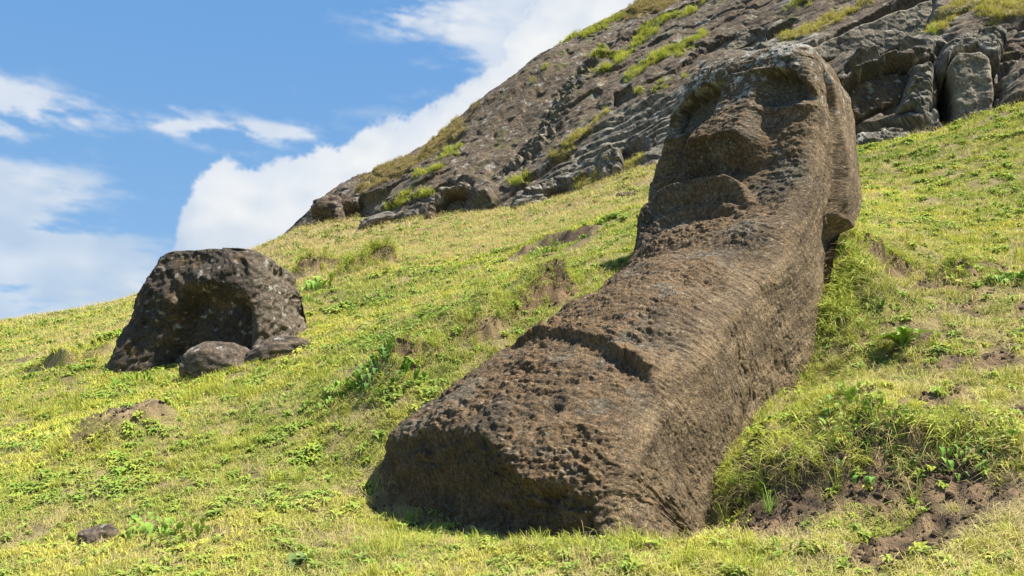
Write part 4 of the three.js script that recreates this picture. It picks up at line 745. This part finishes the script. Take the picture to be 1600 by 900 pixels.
  fringe(scarps[0].p.map(([x, z]) => [x, z - .03]), 260, .14, 1.2, ['straw', 'tuft', 'straw']);
  fringe(scarps[3].p.map(([x, z]) => [x, z - .12]), 300, .3, 1.0, ['tuft', 'weed', 'straw']);
  fringe(scarps[4].p.map(([x, z]) => [x, z - .1]), 420, .3, .9, ['turf', 'tuft', 'straw']);
  for (const k of [1, 2]) { fringe(scarps[k].p.map(([x, z]) => [x, z - .05]), 260, .5, 1.9, ['turf', 'straw', 'tuft']); fringe(scarps[k].p.map(([x, z]) => [x, z + .45]), 160, .6, 1.7, ['turf', 'straw']); }
  fringe(strand([[165, 575, 13.7], [250, 582, 13.2], [330, 584, 12.6], [400, 566, 12.7], [480, 540, 13.2]]), 320, .35, 1.0, ['tuft', 'turf', 'weed']);
  for (const p of CL.spots) { const c = p[3] === 2 ? mix3([.36, .28, .12], [.30, .26, .08], RG()) : p[3] === 1 ? mix3([.36, .30, .11], YEL, RG()) : mix3(LUSH, YEL, RG()); plant(RG() < .5 ? 'tuft' : 'turf', p[0], p[1], p[2], new THREE.Vector3(-.1, .9, .4).normalize(), (p[3] === 0 ? 1.5 : 1.35) * (.4 + 1.3 * RG() ** 2), c); }
}
function flush(set, name, label) {
  const S = sets[set], M4 = new THREE.Matrix4(), P3 = new THREE.Vector3(), S3 = new THREE.Vector3(), col = new THREE.Color();
  S.g.forEach((g, k) => {
    const L = S.at[k], im = new THREE.InstancedMesh(g, BLADE, L.length); im.name = numbered(name); im.castShadow = im.receiveShadow = true;
    L.forEach(([x, y, z, n, a, s, c], i) => { tmpQ.setFromUnitVectors(UP, n); spin.setFromAxisAngle(UP, a); M4.compose(P3.set(x, y, z), tmpQ.multiply(spin), S3.set(s, s, s)); im.setMatrixAt(i, M4); im.setColorAt(i, col.setRGB(c[0], c[1], c[2])); });
    tag(im, label, null, null, 'stuff'); scene.add(im);
  });
  console.log(set, S.at.map((l) => l.length).join(' '));
}
flush('turf', 'grass', 'short yellow-green turf covering the hillside');
flush('tuft', 'tall_grass', 'longer grass in clumps and along the earth banks');
flush('straw', 'dry_grass', 'dry straw-coloured grass blades lying among the turf');
flush('weed', 'ground_cover', 'small leafy weeds mixed into the turf');

{ // clods and crumbs of earth where the soil is bare
  const G = [1, 2, 3].map((k) => rockGeometry(1, .75, .9, k * 9, .45, 5, () => [1, 1, 1])), L = [[], [], []], col = new THREE.Color(), M4 = new THREE.Matrix4(), e = new THREE.Euler();
  const RC = rng(555), A = 34 * Math.PI / 180;
  for (let i = 0; i < 60000; i++) { const r = 4.5 + 9 * RC() ** 1.4, a = (RC() * 2 - 1) * A, x = Math.sin(a) * r, z = -Math.cos(a) * r, [y, b] = groundInfo(x, z); if (RC() < b * .8 - .15) L[i % 3].push([x, y, z, .006 + .026 * RC() ** 4]); }
  L.forEach((l, k) => { const im = new THREE.InstancedMesh(G[k], SOIL_MAT, l.length); im.name = numbered('earth_clods'); im.castShadow = im.receiveShadow = true; l.forEach(([x, y, z, s], i) => { M4.compose(new THREE.Vector3(x, y, z), new THREE.Quaternion().setFromEuler(e.set(RC() * 6, RC() * 6, RC() * 6)), new THREE.Vector3(s, s, s)); im.setMatrixAt(i, M4); const t = RC(); im.setColorAt(i, col.setRGB(.10 + .18 * t, .066 + .122 * t, .038 + .07 * t)); }); tag(im, 'crumbs of brown earth on the bare patches', null, null, 'stuff'); scene.add(im); });
  console.log('clods', L.map((l) => l.length).join(' '));
}

// ---------------------------------------------------------------- leafy weeds that stand out one by one
const LEAF = [[.10, .205, .03], [.16, .32, .04], [.23, .36, .05], [.30, .35, .06], [.15, .22, .06]].map((c) => new THREE.MeshPhysicalMaterial({ color: new THREE.Color().setRGB(...c), roughness: .75, transmission: .35, thickness: 0, side: THREE.DoubleSide, specularIntensity: .4 }));
const LEAVES = { broad: [leafGeometry(1, .42, .9), leafGeometry(1, .36, .6), leafGeometry(1, .46, 1.2)], lance: [leafGeometry(1, .2, .8), leafGeometry(1, .24, 1.1), leafGeometry(1, .17, .5)], jagged: [leafGeometry(1, .30, .8, .75, 13), leafGeometry(1, .26, 1.0, .8, 13), leafGeometry(1, .28, .5, .7, 13)] };
function weedPlant(px, py, sizePx, kind, tone, n, label, opt = {}) {
  const p = hit(px, py), size = sizePx / FOC * p[3], o = new THREE.Group(); o.name = numbered('weed_plant'); o.position.set(p[0], p[1], p[2]); scene.add(o);
  const R = rng(Math.round(px * 13 + py));
  for (let i = 0; i < n; i++) {
    const L = LEAVES[kind][i % 3], m = new THREE.Mesh(L, LEAF[clamp(tone + (R() < .3 ? 1 : 0) - (R() < .2 ? 1 : 0), 0, 4)]); m.name = 'leaf'; m.castShadow = m.receiveShadow = true;
    const s = size * (opt.leaf ?? .5) * (.6 + .6 * R()); m.scale.setScalar(s);
    const a = R() * 6.283, r = Math.sqrt(R()) * size * (opt.spread ?? .2), x = Math.cos(a) * r * (opt.wide ?? 1), z = Math.sin(a) * r;
    m.position.set(x, groundY(p[0] + x, p[2] + z) - p[1] + R() * size * (opt.lift ?? .08), z);
    m.rotation.set(0, opt.rosette ? i / n * 6.283 + R() * .3 : a + (R() - .5) * 2, 0); m.rotateX(-(opt.steep ?? .35) - .6 * R() * (opt.rosette ? .5 : 1));
    o.add(m);
  }
  return tag(o, label, 'plant');
}
weedPlant(612, 572, 95, 'broad', 0, 70, 'large dark green leafy weed against the earth edge left of the leaning statue', { leaf: .2, spread: .46, wide: 1.2, lift: .26 });
weedPlant(532, 617, 70, 'broad', 2, 40, 'bright green leafy weed just below and left of the dark leafy one', { leaf: .22, spread: .44, lift: .14 });
weedPlant(742, 494, 44, 'lance', 1, 14, 'small lone green weed in the open lawn above the earth edge', { leaf: .45, spread: .25, lift: .1 });
weedPlant(848, 406, 60, 'lance', 2, 24, 'pale green bushy weed on the mid slope left of the statue neck', { leaf: .36, spread: .4, lift: .2 });
weedPlant(498, 452, 60, 'broad', 2, 24, 'bright green weed touching the right side of the buried head', { leaf: .36, spread: .4, lift: .16 });
weedPlant(842, 838, 56, 'broad', 1, 9, 'little green sprout at the front foot of the leaning statue', { leaf: .5, spread: .12, steep: .55 });
weedPlant(1412, 546, 110, 'jagged', 2, 18, 'big jagged-leaved rosette weed on the slope right of the leaning statue', { leaf: .5, spread: .05, rosette: 1, steep: .25 });
weedPlant(1580, 442, 56, 'broad', 1, 18, 'leafy green weed at the far right edge of the slope', { leaf: .4, spread: .35, lift: .1 });
weedPlant(884, 455, 32, 'lance', 1, 12, 'small dark weed beside the waist of the leaning statue', { leaf: .45, spread: .3 });
weedPlant(255, 845, 130, 'broad', 2, 90, 'wide yellow-green weed clump at the lower left beside the small rock', { leaf: .15, spread: .45, wide: 1.2, lift: .13 });
weedPlant(1325, 660, 105, 'broad', 2, 40, 'bright green weed clump on top of the earth bank', { leaf: .2, spread: .45, lift: .18 });
weedPlant(1530, 705, 110, 'broad', 1, 46, 'green weed clump spilling over the bank at the right edge', { leaf: .19, spread: .48, lift: .2 });
weedPlant(1380, 722, 110, 'broad', 0, 50, 'dark green weeds hanging down the shaded face of the bank', { leaf: .17, spread: .5, wide: 1.3, lift: .2 });
weedPlant(1365, 482, 56, 'jagged', 4, 14, 'dull grey-green weed below the scarp right of the statue', { leaf: .42, spread: .25 });
weedPlant(1345, 412, 50, 'lance', 2, 18, 'light green weed at the foot of the stone ear lobe', { leaf: .4, spread: .35, lift: .1 });
weedPlant(190, 606, 80, 'lance', 1, 34, 'fresh green weed patch in front of the buried head', { leaf: .25, spread: .5, wide: 1.4 });
weedPlant(470, 890, 70, 'broad', 4, 12, 'grey-green broad-leaved weed at the bottom of the lawn', { leaf: .45, spread: .2 });
weedPlant(1230, 872, 80, 'lance', 2, 24, 'green weed in front of the bare earth at the bottom right', { leaf: .3, spread: .4, lift: .08 });
weedPlant(575, 600, 50, 'broad', 1, 34, 'mid-green leafy weed between the dark one and the bright one', { leaf: .24, spread: .45, lift: .2 });
weedPlant(660, 545, 46, 'lance', 0, 30, 'dark narrow-leaved weed at the upper end of the earth edge by the statue', { leaf: .3, spread: .45, lift: .2 });
weedPlant(70, 700, 60, 'lance', 2, 24, 'low green weed at the left foot of the earth mound', { leaf: .3, spread: .45 });
// standing grass clumps on the bank
const CLUMP = [bladeTuft(7, .02, .30, .006, .8, 91), bladeTuft(6, .02, .26, .006, 1.0, 92), bladeTuft(6, .025, .22, .0055, 1.2, 93)];
function grassClump(px, py, s, tone, label) {
  const p = hit(px, py), o = new THREE.Group(); o.name = numbered('grass_clump'); o.position.set(...p.slice(0, 3)); scene.add(o);
  for (let i = 0; i < 4; i++) { const m = mesh('blades', CLUMP[i % 3], LEAF[tone], o); m.scale.setScalar(s * (.75 + .12 * i)); m.rotation.y = i * 1.7 + px; m.position.set(((i * 37) % 5 - 2) * .02 * s, 0, ((i * 53) % 5 - 2) * .02 * s); }
  return tag(o, label, 'grass');
}
grassClump(1245, 760, 1.0, 3, 'tall arching grass clump before the dark hollow of the bank');
grassClump(1205, 800, .8, 2, 'grass clump at the statue foot where the earth is bare');
grassClump(1310, 770, .9, 3, 'pale grass clump leaning out under the weeds of the bank');
grassClump(1430, 790, .8, 3, 'yellow grass clump standing on the bare earth below the bank');
grassClump(1135, 820, .7, 3, 'grass clump against the lower right corner of the statue');
grassClump(1000, 862, .6, 2, 'short grass clump in front of the statue base');
grassClump(640, 815, .6, 2, 'grass clump at the left foot of the leaning statue');
grassClump(1312, 398, .9, 2, 'grass clump growing under the stone ear lobe');

renderer.render(scene, camera);
